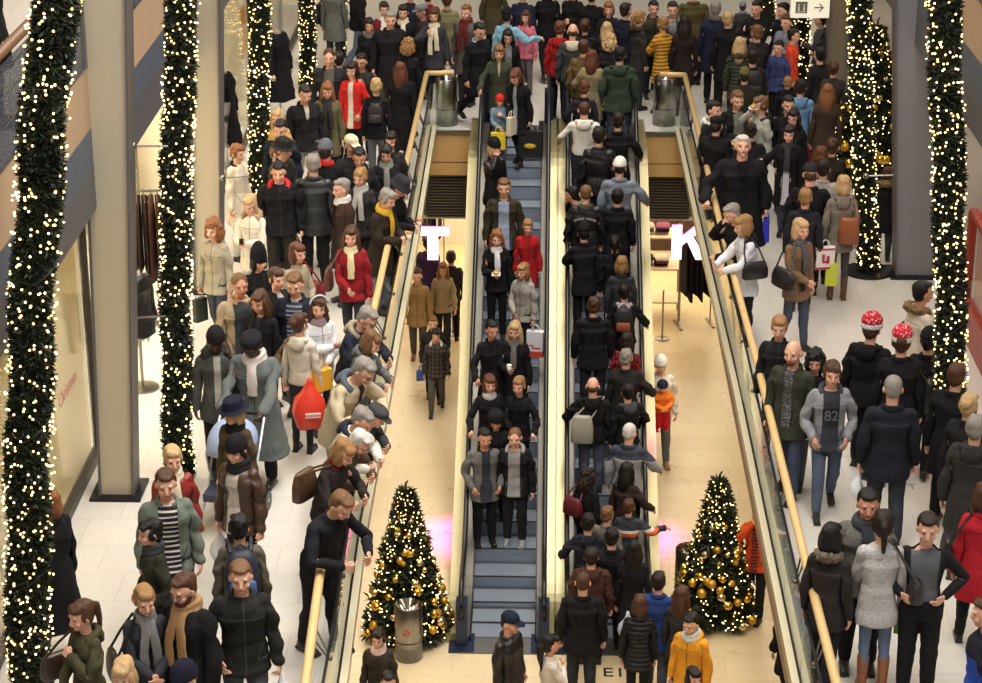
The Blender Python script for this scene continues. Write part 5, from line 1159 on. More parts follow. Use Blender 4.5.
P('woman with a brown bob in an olive green coat stepping onto the down escalator', 499, 45, 0, 'coat', (62, 66, 50), BK, 'bob', 'lbrown', 'down', L=1.70, ra='side', nod=14, open=(.03, 1.2, (186, 170, 140)))
# ---- far end, middle
P('person in black walking at the top, legs apart, beside the pink waistcoat', 547, -18, -165, 'jacket', K, BK, 'short', 'dark', L=1.80, step=-.5, la='hold')
P('person with brown hair in a red hooded jacket seen from behind', 560, 20, 165, 'jacket', (164, 36, 38), BK, 'mop', 'auburn', L=1.72, hood=True)
P('balding man in a dark grey jacket with a cream hood seen from behind', 573, 24, 178, 'jacket', (64, 68, 68), DJ, 'bald', 'brown', L=1.78, hood=(206, 198, 176))
P('brown haired man in a brown jacket from behind, next to the beige coat', 580, 38, 170, 'jacket', (104, 84, 54), BK, 'short', 'brown', 'up', L=1.74)
P('woman with long brown hair in a beige coat seen from behind', 592, 49, 172, 'coat', (136, 124, 94), BK, 'long', 'auburn', 'up', L=1.70, la='side')
P('person with pinned up brown hair seen from behind near the top', 585, 18, 180, 'jacket', K2, BK, 'bun', 'brown', L=1.70)
P('woman with long straight blond hair seen from behind', 607, 21, 172, 'jacket', K, BK, 'long', 'blond', L=1.68)
P('woman with curly blond hair seen from behind, just ahead of the dark green hood', 610, 32, 175, 'jacket', K2, BK, 'curly', 'blond', L=1.68)
P('man in a dark navy jacket turned right beside the dark fur hooded parka', 626, 2, 140, 'jacket', NV, DJ, 'short', 'dark', L=1.80)
P('blond woman in a dark fur hooded parka looking right', 640, 10, 118, 'hip', (50, 48, 46), DJ, 'tail', 'dblond', L=1.74, fur=(70, 60, 50))
P('man in a dark green hooded jacket and jeans seen from behind', 620, 49, 180, 'hip', (52, 66, 52), (54, 66, 96), 'mop', 'black', 'up', L=1.80, hood=True, g=1.12)
P('ginger haired person facing the camera at the top, left of the navy jacket', 609, 1, 0, 'jacket', K2, BK, 'bob', 'ginger', L=1.66)
P('young man with dark hair facing the camera behind the mustard coat', 654, 0, 10, 'jacket', (58, 54, 44), DJ, 'short', 'dark', L=1.74)
P('small child in a red and white jacket behind the mustard coat', 652, 13, 30, 'jacket', ((206, 48, 44), 'stripe', (230, 226, 222)), BK, 'mop', 'brown', L=1.40)
a = P('woman with short blond hair in a mustard coat with a black bag', 663, 16, -150, 'coat', ((196, 142, 52), 'puffer'), BK, 'mop', 'dblond', L=1.70, la='chest')
strap_bag('black shoulder bag on the mustard coat', a, 'R', K, .32, .2, drop=-.15)
P('man in a grey hooded top and dark jacket facing the camera at the top', 673, 1, 0, 'jacket', (58, 60, 52), JN, 'short', 'dark', L=1.80, open=(.07, .6, (128, 134, 138)), hood=(120, 124, 126))
P('dark haired woman in a dark brown coat from behind by the landing corner', 685, 15, 172, 'coat', (38, 30, 28), (70, 78, 92), 'long', 'dark', L=1.74)
P('broad person in an olive jacket at the very top', 694, -16, 180, 'hip', (84, 76, 46), BK, 'short', 'brown', L=1.82, g=1.2)
P('man in a navy jacket and grey scarf seen from behind', 716, 0, 168, 'coat', (34, 36, 58), BK, 'short', 'grey', L=1.84, scarf=('wrap', (96, 92, 92)), step=.3)
P('blond person in a black coat seen from behind beside the navy jacket', 728, 11, 178, 'coat', K, BK, 'short', 'blond', L=1.76)
P('child in a blue grey knitted hat carried on the arm of a man', 743, 1, 178, 'jacket', (66, 66, 62), BK, 'short', 'brown', lvl=.68, L=1.05, hat=('beanie', (112, 128, 148)), scarf=('wrap', (130, 134, 140)))
P('dark haired man in black holding a child on his arm', 757, 0, -28, 'jacket', K, BK, 'short', 'black', L=1.82, ra='hug', la='hug')
P('blond woman in a dark quilted jacket with a fur hood seen from behind', 740, 36, 174, 'hip', ((58, 60, 50), 'puffer'), BK, 'long', 'blond', L=1.72, fur=(96, 82, 58))
P('man with light brown hair in a dark coat looking left behind the black rucksack', 757, 24, -150, 'coat', (42, 40, 40), BK, 'mop', 'lbrown', L=1.78)
a = P('dark haired person with a black rucksack seen from behind', 753, 49, 184, 'coat', (36, 34, 30), BK, 'short', 'dark', L=1.72)
backpack('black rucksack with a pale tag on the dark haired person', a, (24, 23, 24), .30, .42, .16)
P('person in an olive green knitted hat beside the black rucksack', 745, 66, 180, 'jacket', (48, 46, 34), BK, 'short', 'dark', L=1.58, hat=('beanie', (96, 92, 58)))
P('dark haired man in black left of the hanging sign', 783, 2, -60, 'jacket', K, BK, 'short', 'black', L=1.80)
P('man in a blue white jacket beside the garland under the arrow sign', 787, 14, -40, 'jacket', (120, 124, 140), DJ, 'short', 'brown', L=1.72, la='hold')
P('person in an orange red jacket half hidden by the garland under the arrow sign', 794, 28, 80, 'jacket', (214, 74, 44), BK, 'short', 'dark', L=1.62)
P('child in a blue jacket left of the garland under the arrow sign', 779, 40, -30, 'jacket', (58, 66, 110), BK, 'short', 'black', L=1.54)
P('dark haired person in a grey jacket right of the hanging sign', 821, 13, -100, 'jacket', (70, 72, 74), BK, 'short', 'black', L=1.58, la='hold')
P('blond child in a dark coat at the foot of the garland under the arrow sign', 788, 76, 160, 'jacket', K, BK, 'mop', 'dblond', L=1.25)
P('person in a light blue hooded jacket seen from behind', 801, 78, 178, 'hip', (112, 148, 190), JN, 'mop', 'dark', L=1.70, hood=True)
a = P('woman with long red hair in a brown coat seen from behind', 828, 83, 172, 'coat', (66, 54, 44), BK, 'long', 'ginger', L=1.74)
shop_bag('red bag between the light blue jacket and the brown coat', at(812, 140, .7), .2, .4, .1, (176, 36, 34), .2)
P('dark haired man in black looking at the camera behind the woman with glasses', 789, 95, 5, 'jacket', K, BK, 'short', 'dark', L=1.78)
P('person in a dark olive coat at the very top above the light blue jacket', 494, -30, 175, 'coat', (72, 64, 44), BK, 'short', 'dark', L=1.74)
P('person in a navy jacket at the very top above the pink waistcoat', 523, -14, 170, 'jacket', (34, 38, 60), DJ, 'short', 'dark', L=1.74)
P('person in black at the very top left of the ginger haired face', 592, -12, 172, 'coat', K, BK, 'short', 'dark', L=1.78)
P('person in black at the very top above the red hooded jacket', 573, -16, -20, 'coat', K, BK, 'bun', 'dark', L=1.74, la='hold')
P('person in a burgundy jacket at the very top above the grey flat cap', 428, -12, 178, 'jacket', (140, 30, 44), BK, 'short', 'dark', L=1.72)
P('person in a dark navy jacket at the very top above the cream scarf', 410, -14, 178, 'jacket', (36, 40, 54), BK, 'short', 'grey', L=1.76)
P('dark haired person in black right of the garland under the arrow sign', 820, 46, -150, 'coat', K2, BK, 'short', 'black', L=1.74)
P('person with pinned up hair in a dark coat above the long red hair', 834, 60, 176, 'coat', (58, 52, 50), BK, 'bun', 'brown', L=1.66)
# ---- ring of people with food and the right walkway
dm = [P('smiling brown haired man in a black coat over a grey jumper, holding food', 738, 90, 15, 'coat', K, BK, 'short', 'lbrown', L=1.82, open=(.08, .6, (122, 122, 112)), la='hold', ra='hold', nod=12),
      P('young man with bowl cut brown hair in a light grey hooded top', 761, 95, -68, 'jacket', (164, 164, 152), DJ, 'mop', 'lbrown', L=1.78, ra='face', la='down', hood=(44, 42, 46)),
      P('dark haired man with a white hood in the ring of people eating', 714, 100, 55, 'jacket', K2, DJ, 'short', 'dark', L=1.76, hood=(212, 208, 200), la='hold')]
dm += [P('person in a black hat, back turned, in the ring of people eating', 717, 116, 155, 'coat', K, BK, 'short', 'dark', L=1.72, hat=('flatcap', K), la='hold', g=1.08),
       P('short dark haired person from behind, just above the big white haired man', 751, 122, 178, 'jacket', K2, BK, 'mop', 'dark', L=1.62)]
snack('half eaten waffle in the hands of the smiling man', dm[0]['handL']+np.array([0, -.05, .04])); snack('waffle on a napkin held by the man with the white hood', dm[2]['handL']+np.array([0, -.03, .05])); snack('waffle lifted by the young man in the grey hooded top', dm[1]['handR']+np.array([0, 0, .03])); snack('waffle held by the person in the black hat', dm[3]['handL']+np.array([.03, 0, .05]))
a = P('big white haired man in a long black coat gazing upward by the right handrail', 743, 135, 0, 'long', K, BK, 'short', 'white', L=1.88, g=1.32, nod=-8, ra='side', open=(.05, 1.0, (18, 17, 19)), hs=1.12)
shop_bag('bright blue bag at the side of the white haired man in the long black coat', a['handL']+np.array([.0, 0, .02]), .12, .34, .1, (48, 52, 190), R(80))
P('dark haired woman with glasses in black behind the woman with a raised hand', 794, 108, -22, 'coat', K, BK, 'long', 'black', L=1.70, scarf=('wrap', K2))
a = P('woman with dark brown hair in a black coat holding one hand up', 790, 124, -16, 'coat', K, (72, 86, 116), 'bob', 'dark', L=1.72, ra='high', scarf=('tail', (60, 58, 62)), open=(.05, .6, (186, 184, 190)), step=.4)
P('woman with reddish brown hair seen from behind, left of the plate garland', 821, 145, 172, 'coat', (52, 40, 30), BK, 'bob', 'auburn', L=1.66)
P('woman with tied brown hair seen from behind next to the plate garland', 833, 137, 168, 'coat', (44, 40, 36), BK, 'bun', 'brown', L=1.66)
P('man in a black cap and black jacket seen from behind', 811, 162, 176, 'jacket', K, BK, 'crop', 'brown', L=1.80, hat=('cap', (40, 40, 44)), g=1.12)
P('dark haired person in a pale grey jacket seen from behind', 824, 158, 170, 'jacket', (168, 162, 158), BK, 'short', 'dark', L=1.74)
a = P('person with greying blond hair in a dark jacket seen from behind', 806, 187, 172, 'hip', (36, 36, 44), BK, 'short', 'dblond', L=1.68)
shop_bag('white bag with a red print held by the person with greying blond hair', a['handR']+np.array([.06, 0, .25]), .26, .30, .1, (222, 214, 210), R(10), mark=((170, 50, 56), 0, 0, [(0, .06, .98, .10), (0, .93, .98, .06), (-.12, .45, .16, .34), (.12, .55, .14, .3), (.02, .35, .3, .1)]))
shop_bag('lime green paper bag hanging below the white bag with the red print', a['handR']+np.array([.16, 0, .02]), .16, .3, .1, (190, 200, 60), R(-5))
a = P('blond woman in a grey hooded jacket and jeans with a tan bag, seen from behind', 844, 174, 178, 'hip', (122, 116, 104), (66, 70, 80), 'bob', 'blond', L=1.72, hood=True, boot=True, shoe=(96, 66, 44), fit=.006)
strap_bag('tan brown leather bag on the blond woman in the grey hooded jacket', a, 'R', (138, 76, 42), .28, .36, .14, rear=True)
P('child in a black fur hooded coat beside the wide blue grey column', 888, 166, 172, 'coat', K, (66, 78, 96), 'mop', 'brown', L=1.36, fur=(140, 116, 80), boot=True, shoe=(38, 42, 60))
a = P('woman with a blond bob in a brown fur jacket and jeans', 801, 218, 32, 'hip', ((136, 108, 82), 'fluffy'), (66, 78, 104), 'bob', 'blond', L=1.72, scarf=('tail', (86, 84, 88)), ra='front', step=.35, open=(.035, .8, (40, 38, 42)))
strap_bag('black handbag on the arm of the woman in the brown fur jacket', a, 'R', (22, 22, 24), .40, .24, .14, fwd=.08)
P('man with dark grey hair leaning at the right handrail beside the white jacket', 731, 203, -62, 'jacket', K, (108, 108, 112), 'short', 'grey', L=1.68, lean=10, ra='face', la='rail', shoe=(92, 50, 38), nod=18)
a = P('woman with a blond bob in a white jacket at the right handrail', 743, 214, -72, 'hip', (220, 222, 232), BK, 'bob', 'dblond', L=1.72, lean=8, la='rail', ra='rail', hood=(32, 30, 34), nod=12)
strap_bag('black handbag of the woman in the white jacket at the right handrail', a, 'L', K, .34, .22, drop=-.06)
a = P('woman with tied blond hair in a black jacket with a bag strap across', 780, 315, -10, 'jacket', K2, DJ, 'tail', 'dblond', L=1.70, nod=10)
P('balding man with a goatee in a dark green jacket and blue jeans', 794, 341, -28, 'hip', (56, 58, 48), (64, 84, 124), 'bald', 'auburn', L=1.80, open=(.05, .85, (62, 62, 66), 'check', (120, 118, 116)), step=.35, g=1.02, la='down', ra='down')
P('woman with black curly hair smiling between two men', 816, 347, -12, 'hip', K, (92, 98, 110), 'curly', 'black', L=1.58, skin='t', step=-.3)
a = P('teenage boy in an open grey jacket over a dark hooded top marked 82', 833, 360, 0, 'jacket', (140, 142, 146), (74, 98, 138), 'mop', 'brown', L=1.74, open=(.095, .5, (58, 58, 66)), hood=(64, 66, 74), la='pocket', ra='pocket', step=-.55)
o = text('82', .15, mat('dull_print', (92, 92, 100), .7), (0, 0, 0), (0, 0, 0), 'printed_number', a['root'])
pw = a['wpt']('chest', (0, -.170, 1.22)); lo = np.array(pw)-a['base']; o.location = tuple(lo); o.rotation_euler = (R(84), 0, 0)
P('person in a black jacket and a red hat with white spots, seen from behind', 873, 311, 152, 'jacket', K, BK, 'short', 'brown', L=1.80, hat=('santa', (186, 38, 52), 'stars', (236, 200, 206)), hood=True, g=1.1, step=.3)
a = P('person in a black coat and a red hat with white spots, carrying a black handbag', 903, 324, 172, 'coat', K, BK, 'bun', 'brown', L=1.80, hat=('santa', (196, 46, 58), 'stars', (236, 200, 206)), g=1.12)
strap_bag('glossy black handbag of the second person in a red spotted hat', a, 'R', (26, 25, 28), .26, .36, .14)
a = P('dark haired man in a white parka with a fur hood looking right', 924, 280, 108, 'hip', (216, 206, 190), BK, 'short', 'black', L=1.80, fur=(150, 120, 88), skin='t')
strap_bag('dark cross body bag on the man in the white parka', a, 'L', (30, 30, 44), .28, .2, cross=True)
P('person in black half hidden behind the tall fir garland on the right', 930, 326, 160, 'coat', K, BK, 'short', 'black', L=1.68, step=.4, hat=('beanie', K))
a = P('grey haired man in a navy black jacket and dark jeans seen from behind', 894, 375, 176, 'hip', (30, 32, 42), (50, 56, 70), 'crop', 'grey', L=1.82, g=1.08, step=.3)
shop_bag('white plastic bag at the left side of the grey haired man in the navy jacket', a['handR']*.0+a['handL']*1.0, .14, .24, .1, (224, 226, 232), R(60), kind='plastic')
P('dark brown haired man in a black coat seen from behind at the right fir garland', 958, 362, 150, 'coat', K, BK, 'short', 'brown', L=1.80)
P('blond woman with pinned up hair in a black coat at the right edge', 970, 392, 150, 'coat', K2, DJ, 'bun', 'blond', L=1.72)
P('grey blond person in a charcoal jacket at the right edge', 977, 414, 160, 'coat', (50, 48, 46), (76, 78, 84), 'short', 'grey', L=1.76, g=1.1, hood=True)
# ---- right walkway, near end
a = P('dark haired man in a grey fur jacket and scarf facing the camera', 869, 489, -4, 'jacket', ((112, 110, 104), 'fluffy'), BK, 'short', 'black', L=1.80, scarf=('tail', (56, 58, 64)), g=1.08, skin='t')
P('woman with a black bob in a dark fur hooded jacket seen from behind', 832, 522, 152, 'hip', (50, 44, 44), (34, 36, 46), 'bob', 'black', L=1.68, fur=(128, 112, 98), step=.35)
a = P('woman with tied dark hair in a white shaggy jacket, blue jeans and tan boots', 884, 509, 178, 'hip', ((206, 202, 202), 'fluffy'), (88, 124, 178), 'tail', 'dark', L=1.80, boot=True, shoe=(150, 90, 52), fit=.004, la='front', collar=False)
strap_bag('black shoulder bag on the woman in the white shaggy jacket', a, 'R', (44, 38, 38), .36, .2, .13, fwd=-.12, drop=-.05)
shop_bag('lime green and black bag beside the white shaggy jacket', a['hipR']+np.array([.12, .12, -.05]), .22, .26, .1, (136, 190, 44), R(-15))
P('young man in a grey waistcoat and black shirt with hands on his hips', 929, 513, -8, 'vest', (30, 29, 32), BK, 'short', 'dark', L=1.80, la='hips', ra='hips', open=(.13, .5, (98, 100, 104)), nod=10, collar=False, tn='shirt', fit=.022)
a = P('person in a red coat at the right edge beside the grey waistcoat', 985, 482, 178, 'coat', (176, 34, 46), BK, 'bob', 'brown', L=1.70, step=.5)
strap_bag('black handbag hanging from the person in the red coat', a, 'L', K, .30, .28)
P('person in a blue and black jacket at the lower right corner', 988, 598, -100, 'jacket', ((44, 80, 178), 'yoke', (30, 30, 40)), BK, 'short', 'brown', L=1.74, g=1.15)
# ---- gallery
P('person in dark clothes behind the upper gallery rail at the top left', 6, -70, 110, 'coat', K, BK, 'short', 'dark', lvl=4.73, L=1.76, push=np.array([-.2, 0]))
# ---- left side by the shop and crowd there
P('ginger haired woman in a pale cream coat beside the long black dress', 237, 143, 62, 'coat', (222, 210, 186), CR, 'mop', 'ginger', L=1.68, collar=K)
P('blond woman in a yellow beige jacket behind the second fir garland crowd', 277, 108, -10, 'jacket', (200, 160, 96), BK, 'long', 'blond', L=1.64)
P('young dark haired man in a navy jacket looking down', 280, 119, -6, 'jacket', (30, 34, 50), DJ, 'short', 'dark', L=1.78, nod=18)
P('man in a black brimmed hat and black leather coat', 283, 137, 60, 'coat', ((34, 33, 32), 'leather'), BK, 'short', 'dark', L=1.80, hat=('brim', (38, 36, 34)), g=1.05)
P('woman with short brown hair below the black brimmed hat', 276, 145, 28, 'jacket', K2, BK, 'mop', 'lbrown', L=1.60)
P('young man in a black jacket with a red hood and brown trousers', 278, 161, 4, 'jacket', K, (48, 42, 38), 'short', 'black', L=1.80, hood=(196, 46, 42), nod=16, g=1.1)
a = P('grey haired man in a black leather jacket seen from behind carrying a white bag', 313, 153, 178, 'hip', ((40, 42, 44), 'leather'), BK, 'short', 'grey', L=1.82, g=1.1, la='carry')
shop_bag('white plastic bag with a turquoise base held by the grey haired man in leather', a['handL'], .22, .40, .12, (222, 224, 220), R(10), kind='plastic', mark=((110, 190, 180), 0, 0, [(0, .16, .9, .2)]))
P('man in a grey cap and black coat with a red scarf seen from behind', 325, 138, 170, 'coat', K, BK, 'short', 'dark', L=1.80, hat=('beanie', (96, 100, 108)), scarf=('wrap', (176, 40, 40)))
P('man in a cream peaked cap and dark jacket', 351, 134, 34, 'jacket', (44, 42, 40), BK, 'short', 'dark', L=1.74, hat=('cap', (206, 198, 168)), skin='t')
P('black haired man in a dark jacket looking down, below the cream cap', 359, 147, 4, 'jacket', K2, BK, 'short', 'black', L=1.74, skin='t', nod=18)
P('woman with dark hair in a grey black jacket nearest the far handrail corner', 391, 131, -10, 'jacket', K3, BK, 'bob', 'dark', L=1.68)
P('woman with short dark hair and a pale grey scarf', 386, 144, 2, 'jacket', K2, BK, 'mop', 'black', L=1.66, scarf=('tail', (140, 142, 136)), skin='t', nod=14)
P('woman with short blond hair and a long pale grey scarf', 360, 167, -20, 'jacket', (46, 44, 46), BK, 'mop', 'dblond', L=1.68, scarf=('tails', (178, 174, 172)), nod=12)
P('grey haired person in a dark brown coat with a white collar looking left', 341, 178, -58, 'coat', (60, 44, 36), (86, 96, 112), 'short', 'grey', L=1.72, open=(.055, .6, (36, 36, 42)), scarf=('wrap', (214, 210, 206)))
a = P('person in a dark bucket hat leaning at the left handrail', 401, 174, 70, 'jacket', K, BK, 'short', 'dark', L=1.70, hat=('bucket', (44, 44, 50)), lean=14, la='hold', ra='rail', nod=20)
cup('paper cup with an orange topping held by the person in the bucket hat', a['handL']+np.array([.04, 0, .02]))
a = P('grey haired woman in a dark brown coat and yellow scarf at the left handrail', 388, 188, 62, 'coat', (46, 38, 32), (104, 116, 140), 'mop', 'grey', L=1.72, lean=10, la='hold', ra='hold', scarf=('tail', (212, 170, 56)), nod=18, g=1.08)
cup('paper cup with an orange topping held by the woman with the yellow scarf', a['handL']+np.array([.05, 0, .02]))
# ---- people riding down the left escalator
E = 'down'
a = P('woman with brown hair in a black coat looking down at the child on the escalator', 515, 73, -28, 'coat', K, BK, 'bob', 'auburn', E, 1.70, nod=26, lean=8, la='carry', ra='front', boot=True, open=(.04, .6, (150, 156, 164)), step=.35)
t = shop_bag('large black paper bag with a yellow oval mark carried down the escalator', a['handL'], .40, .44, .12, (24, 24, 26), R(-8), mark=((216, 180, 40), .24, .09))
shop_bag('pale cream bag under the arm of the woman with the large black bag', a['handR']+np.array([0, 0, .12]), .2, .3, .09, (224, 214, 190), R(60))
a = P('small child in a red hat and denim jacket carrying a yellow bag', 500, 94, 4, 'jacket', (118, 138, 158), (112, 130, 156), 'mop', 'blond', E, 1.14, hat=('beanie', (206, 40, 36)), ra='front', la='chest')
shop_bag('small yellow bag with a red mark held by the child in the red hat', a['handR']+np.array([-.04, 0, .06]), .24, .28, .08, (236, 206, 40), 0, mark=((190, 60, 40), .16, .10))
P('blond woman in a black knitted hat and black leather jacket on the escalator', 481, 134, 34, 'hip', ((26, 25, 28), 'leather'), BK, 'bob', 'blond', E, 1.72, hat=('beanie', K), ra='face')
P('man in an open olive jacket over a pale blue shirt on the escalator', 504, 179, 0, 'hip', (56, 52, 38), BK, 'short', 'lbrown', E, 1.84, open=(.075, .5, (156, 166, 190)), g=1.08)
P('girl in a red coat standing beside the man in the olive jacket', 528, 216, 4, 'coat', (172, 32, 36), BK, 'tail', 'dblond', E, 1.50, la='down')
a = P('woman with long auburn hair and a white scarf eating on the escalator', 497, 228, 2, 'jacket', K, BK, 'wavy', 'ginger', E, 1.72, scarf=('tail', (224, 226, 234)), ra='hold', la='down', fur=(52, 42, 34))
snack('white napkin with food held by the woman with long auburn hair', a['handR']+np.array([0, -.04, .04]))
a = P('woman with a brown bob in a pale grey jacket riding down', 523, 268, -32, 'jacket', (158, 154, 146), BK, 'bob', 'dblond', E, 1.66, la='carry', ra='front', hood=(150, 146, 140))
shop_bag('white and red shopping bag on the escalator below the pale grey jacket', a['handL']+np.array([.02, -.02, 0]), .26, .40, .14, (218, 216, 222), R(-10), mark=((204, 70, 50), 0, 0, [(0, .12, .98, .22), (-.1, .36, .5, .06), (.18, .46, .3, .05)]))
P('dark haired man in black beside the blond woman with the grey scarf', 492, 320, 22, 'coat', K, BK, 'short', 'black', E, 1.80, ra='side', skin='t')
a = P('woman with long blond hair in a black coat and grey scarf holding a cup', 515, 317, -10, 'coat', K, BK, 'long', 'blond', E, 1.74, scarf=('tail', (112, 108, 104)), ra='hold')
cup('white paper cup held by the woman with long blond hair on the escalator', a['handR']+np.array([0, -.05, .02]), fill=(236, 230, 222))
P('woman with an auburn bob and pale scarf, one hand on the left escalator rail', 490, 372, 10, 'jacket', K, BK, 'bob', 'auburn', E, 1.72, scarf=('wrap', (190, 186, 186)), ra='side')
P('woman with tied blond hair in a black jacket with an arm on the right rail', 519, 376, -18, 'jacket', K, BK, 'bun', 'dblond', E, 1.72, la='side', ra='front')
P('person in a black fur hat and glasses between the couples on the escalator', 496, 415, 0, 'coat', K, BK, 'bob', 'dark', E, 1.66, hat=('fur', K))
P('dark haired man in an open grey check jacket at the front of the down escalator', 480, 431, 12, 'hip', ((92, 92, 92), 'check', (112, 112, 112)), BK, 'short', 'black', E, 1.80, open=(.06, .6, (52, 52, 60)), skin='t', la='pocket', ra='pocket', collar=K)
P('front man with cropped hair in a black jacket over a grey hooded top', 515, 431, -6, 'jacket', K, (34, 34, 38), 'crop', 'lbrown', E, 1.82, open=(.085, .5, (142, 142, 142)), hood=(140, 140, 140), shoe=(150, 150, 150))
# ---- people riding up the right escalator
E = 'up'
P('woman with dark red brown hair in a dark purple jacket stepping onto the landing', 582, 79, 178, 'hip', (40, 34, 42), BK, 'mop', 'auburn', E, 1.68, la='side')
P('man in a white hooded jumper riding up', 583, 107, 178, 'sweater', (222, 218, 206), DJ, 'crop', 'brown', E, 1.76, hood=True, la='side', g=1.1)
P('dark haired man in a black leather jacket riding up behind the white jumper', 599, 122, 178, 'jacket', ((26, 26, 28), 'leather'), BK, 'short', 'dark', E, 1.90, g=1.02)
P('dark haired man in a black suit coat with a hand on the right rail', 618, 108, 178, 'hip', K, (52, 58, 78), 'short', 'dark', E, 1.80, ra='side')
P('man in a white cap and blue grey jacket riding up', 620, 157, 176, 'hip', (122, 130, 144), BK, 'crop', 'dark', E, 1.80, hat=('beanie', (226, 222, 210)), ra='side', g=1.14)
P('dark haired man in a grey hood with his hand at his mouth, looking left', 564, 183, -115, 'jacket', K, BK, 'short', 'black', E, 1.68, hood=(134, 130, 122), ra='face', skin='t', lean=24)
a = P('man with cropped brown hair in a black leather jacket with pale lettering on its back', 586, 189, 178, 'jacket', ((30, 30, 32), 'leather'), (44, 52, 66), 'crop', 'lbrown', E, 1.80, collar=(96, 90, 60), g=1.1)
pw = np.array(a['wpt']('chest', (0, .163, 1.27)))-a['base']
m = MB()
for i, u in enumerate(np.linspace(-.15, .15, 11)):
    if i == 5: continue
    zz = .035*(1-(u/.15)**2); c = a['fz']@np.array([u, .004+.0-abs(u)*.12, zz]); m.box(c, (.016, .006, .034), R(178)); m.box(c+np.array([.006*(-1)**i, 0, .008*(i % 3-1)]), (.014, .006, .008), R(178))
o = m.build('back_lettering', mat('pale_print', (176, 176, 170), .6), a['root']); o.location = tuple(rot_z(-R(178))@pw); o.rotation_euler = (0, 0, -R(178))
P('black haired person in a black jacket from behind, just below the white cap', 618, 194, 178, 'hip', K, DJ, 'short', 'black', E, 1.76, g=1.08)
P('person in a black knitted hat leaning left on the up escalator', 562, 219, 188, 'hip', K, BK, 'short', 'black', E, 1.78, hat=('beanie', K), la='rail', lean=10)
P('woman with a dark ponytail in black seen from behind', 615, 236, 178, 'jacket', K, BK, 'tail', 'black', E, 1.68)
P('blond bobbed woman in a dark grey jacket from behind on the up escalator', 622, 254, 178, 'hip', (52, 54, 58), BK, 'bob', 'dblond', E, 1.68)
P('brown haired man in a black jacket and dark jeans riding up, above the bald man', 594, 296, 178, 'hip', K, (38, 44, 62), 'mop', 'brown', E, 1.80, g=1.1)
a = P('person with a pale collar and black rucksack holding the right rail', 625, 289, 176, 'jacket', K, BK, 'short', 'black', E, 1.72, hood=(166, 162, 166), ra='side')
backpack('black rucksack with an orange mark on the up escalator', a, (24, 24, 26), .28, .38, .15, (140, 70, 40))
P('woman with brown hair in a red and black checked jacket', 632, 334, 165, 'jacket', ((150, 36, 40), 'plaid', (30, 24, 26)), BK, 'bob', 'dark', E, 1.70)
P('grey curly haired person in a long black coat with a hand on the right rail', 626, 346, 172, 'coat', (38, 36, 34), BK, 'mop', 'grey', E, 1.74, ra='side', g=1.1)
a = P('bald man in a black jacket and jeans with a pale grey shoulder bag', 593, 382, 176, 'jacket', K, (74, 86, 116), 'bald', 'brown', E, 1.80, hood=True, la='side', g=1.06)
strap_bag('pale grey cloth shoulder bag on the bald man riding up', a, 'L', (160, 156, 142), .32, .42, .12, kind='cloth', rear=True, cross=True)
P('black haired person in a black jacket looking left with an arm on the right rail', 628, 389, -160, 'jacket', K, BK, 'short', 'black', E, 1.74, hood=(70, 72, 78), la='down', ra='side')
P('white haired old man in a pale grey jacket with a dark yoke', 637, 420, 168, 'hip', ((150, 150, 154), 'yoke', (58, 62, 76)), BK, 'crop', 'white', E, 1.78, ra='side', yaw=-20, g=1.1)
a = P('woman with wavy dark hair in black looking right on the up escalator', 588, 472, 140, 'jacket', K, BK, 'wavy', 'dark', E, 1.66)
strap_bag('dark red leather shoulder bag on the woman with wavy dark hair', a, 'L', (92, 30, 38), .32, .26, .13, rear=True, drop=-.1)
P('woman with long black hair in a dark brown jacket holding the right rail', 627, 463, 150, 'hip', (48, 36, 36), BK, 'long', 'black', E, 1.70, ra='side')
P('person with short light brown hair in a grey jacket looking right on the up escalator', 607, 503, 160, 'jacket', (116, 112, 106), BK, 'mop', 'lbrown', E, 1.62)
P('boy in a dark jacket with white and orange bands reaching for the right rail', 629, 503, 174, 'jacket', ((52, 58, 64), 'band', (220, 214, 210)), BK, 'mop', 'brown', E, 1.56, ra='reach')
P('dark haired man in a navy hooded jacket, left on the up escalator', 588, 511, 178, 'jacket', (36, 38, 48), DJ, 'mop', 'black', E, 1.72, hood=True, la='side')
P('black haired man in a black coat at the middle of the up escalator foot', 612, 527, 178, 'coat', K, BK, 'mop', 'black', E, 1.76, g=1.08)
P('person with long black hair in black below the boy with orange bands', 638, 537, 176, 'coat', K, BK, 'long', 'black', E, 1.72)
P('dark haired man in a brown jacket stepping onto the up escalator', 592, 554, 178, 'jacket', (70, 46, 36), BK, 'short', 'dark', E, 1.76, hood=True, g=1.08)
# ---- lower floor
Z = LOWZ
P('man with thinning hair in a black jacket and dark jeans waiting for the escalator', 583, 572, 178, 'hip', K, (44, 48, 60), 'crop', 'brown', Z, 1.80, g=1.1)
P('woman with brown hair in a black quilted jacket on the lower floor', 640, 594, 176, 'hip', ((30, 29, 32), 'puffer'), BK, 'bob', 'brown', Z, 1.68)
a = P('dark haired man in a bright blue jacket on the lower floor', 659, 571, 168, 'hip', (42, 62, 118), JN, 'short', 'dark', Z, 1.76, step=.3)
shop_bag('pale plastic bag with blue print left of the bright blue jacket', at(627, 616, Z+.95)+np.array([0, 0, .1]), .24, .3, .12, (188, 190, 214), .1, kind='plastic', mark=((90, 80, 190), .25, .25))
P('woman with long brown hair in a dark grey jacket and jeans on the lower floor', 682, 585, 150, 'hip', (52, 52, 52), (48, 58, 78), 'long', 'brown', Z, 1.70, step=.4)
P('dark haired man in an orange yellow jacket', 691, 613, -32, 'hip', (222, 152, 42), BK, 'short', 'black', Z, 1.76, scarf=('wrap', (206, 206, 206)), hood=(212, 146, 44), nod=14)
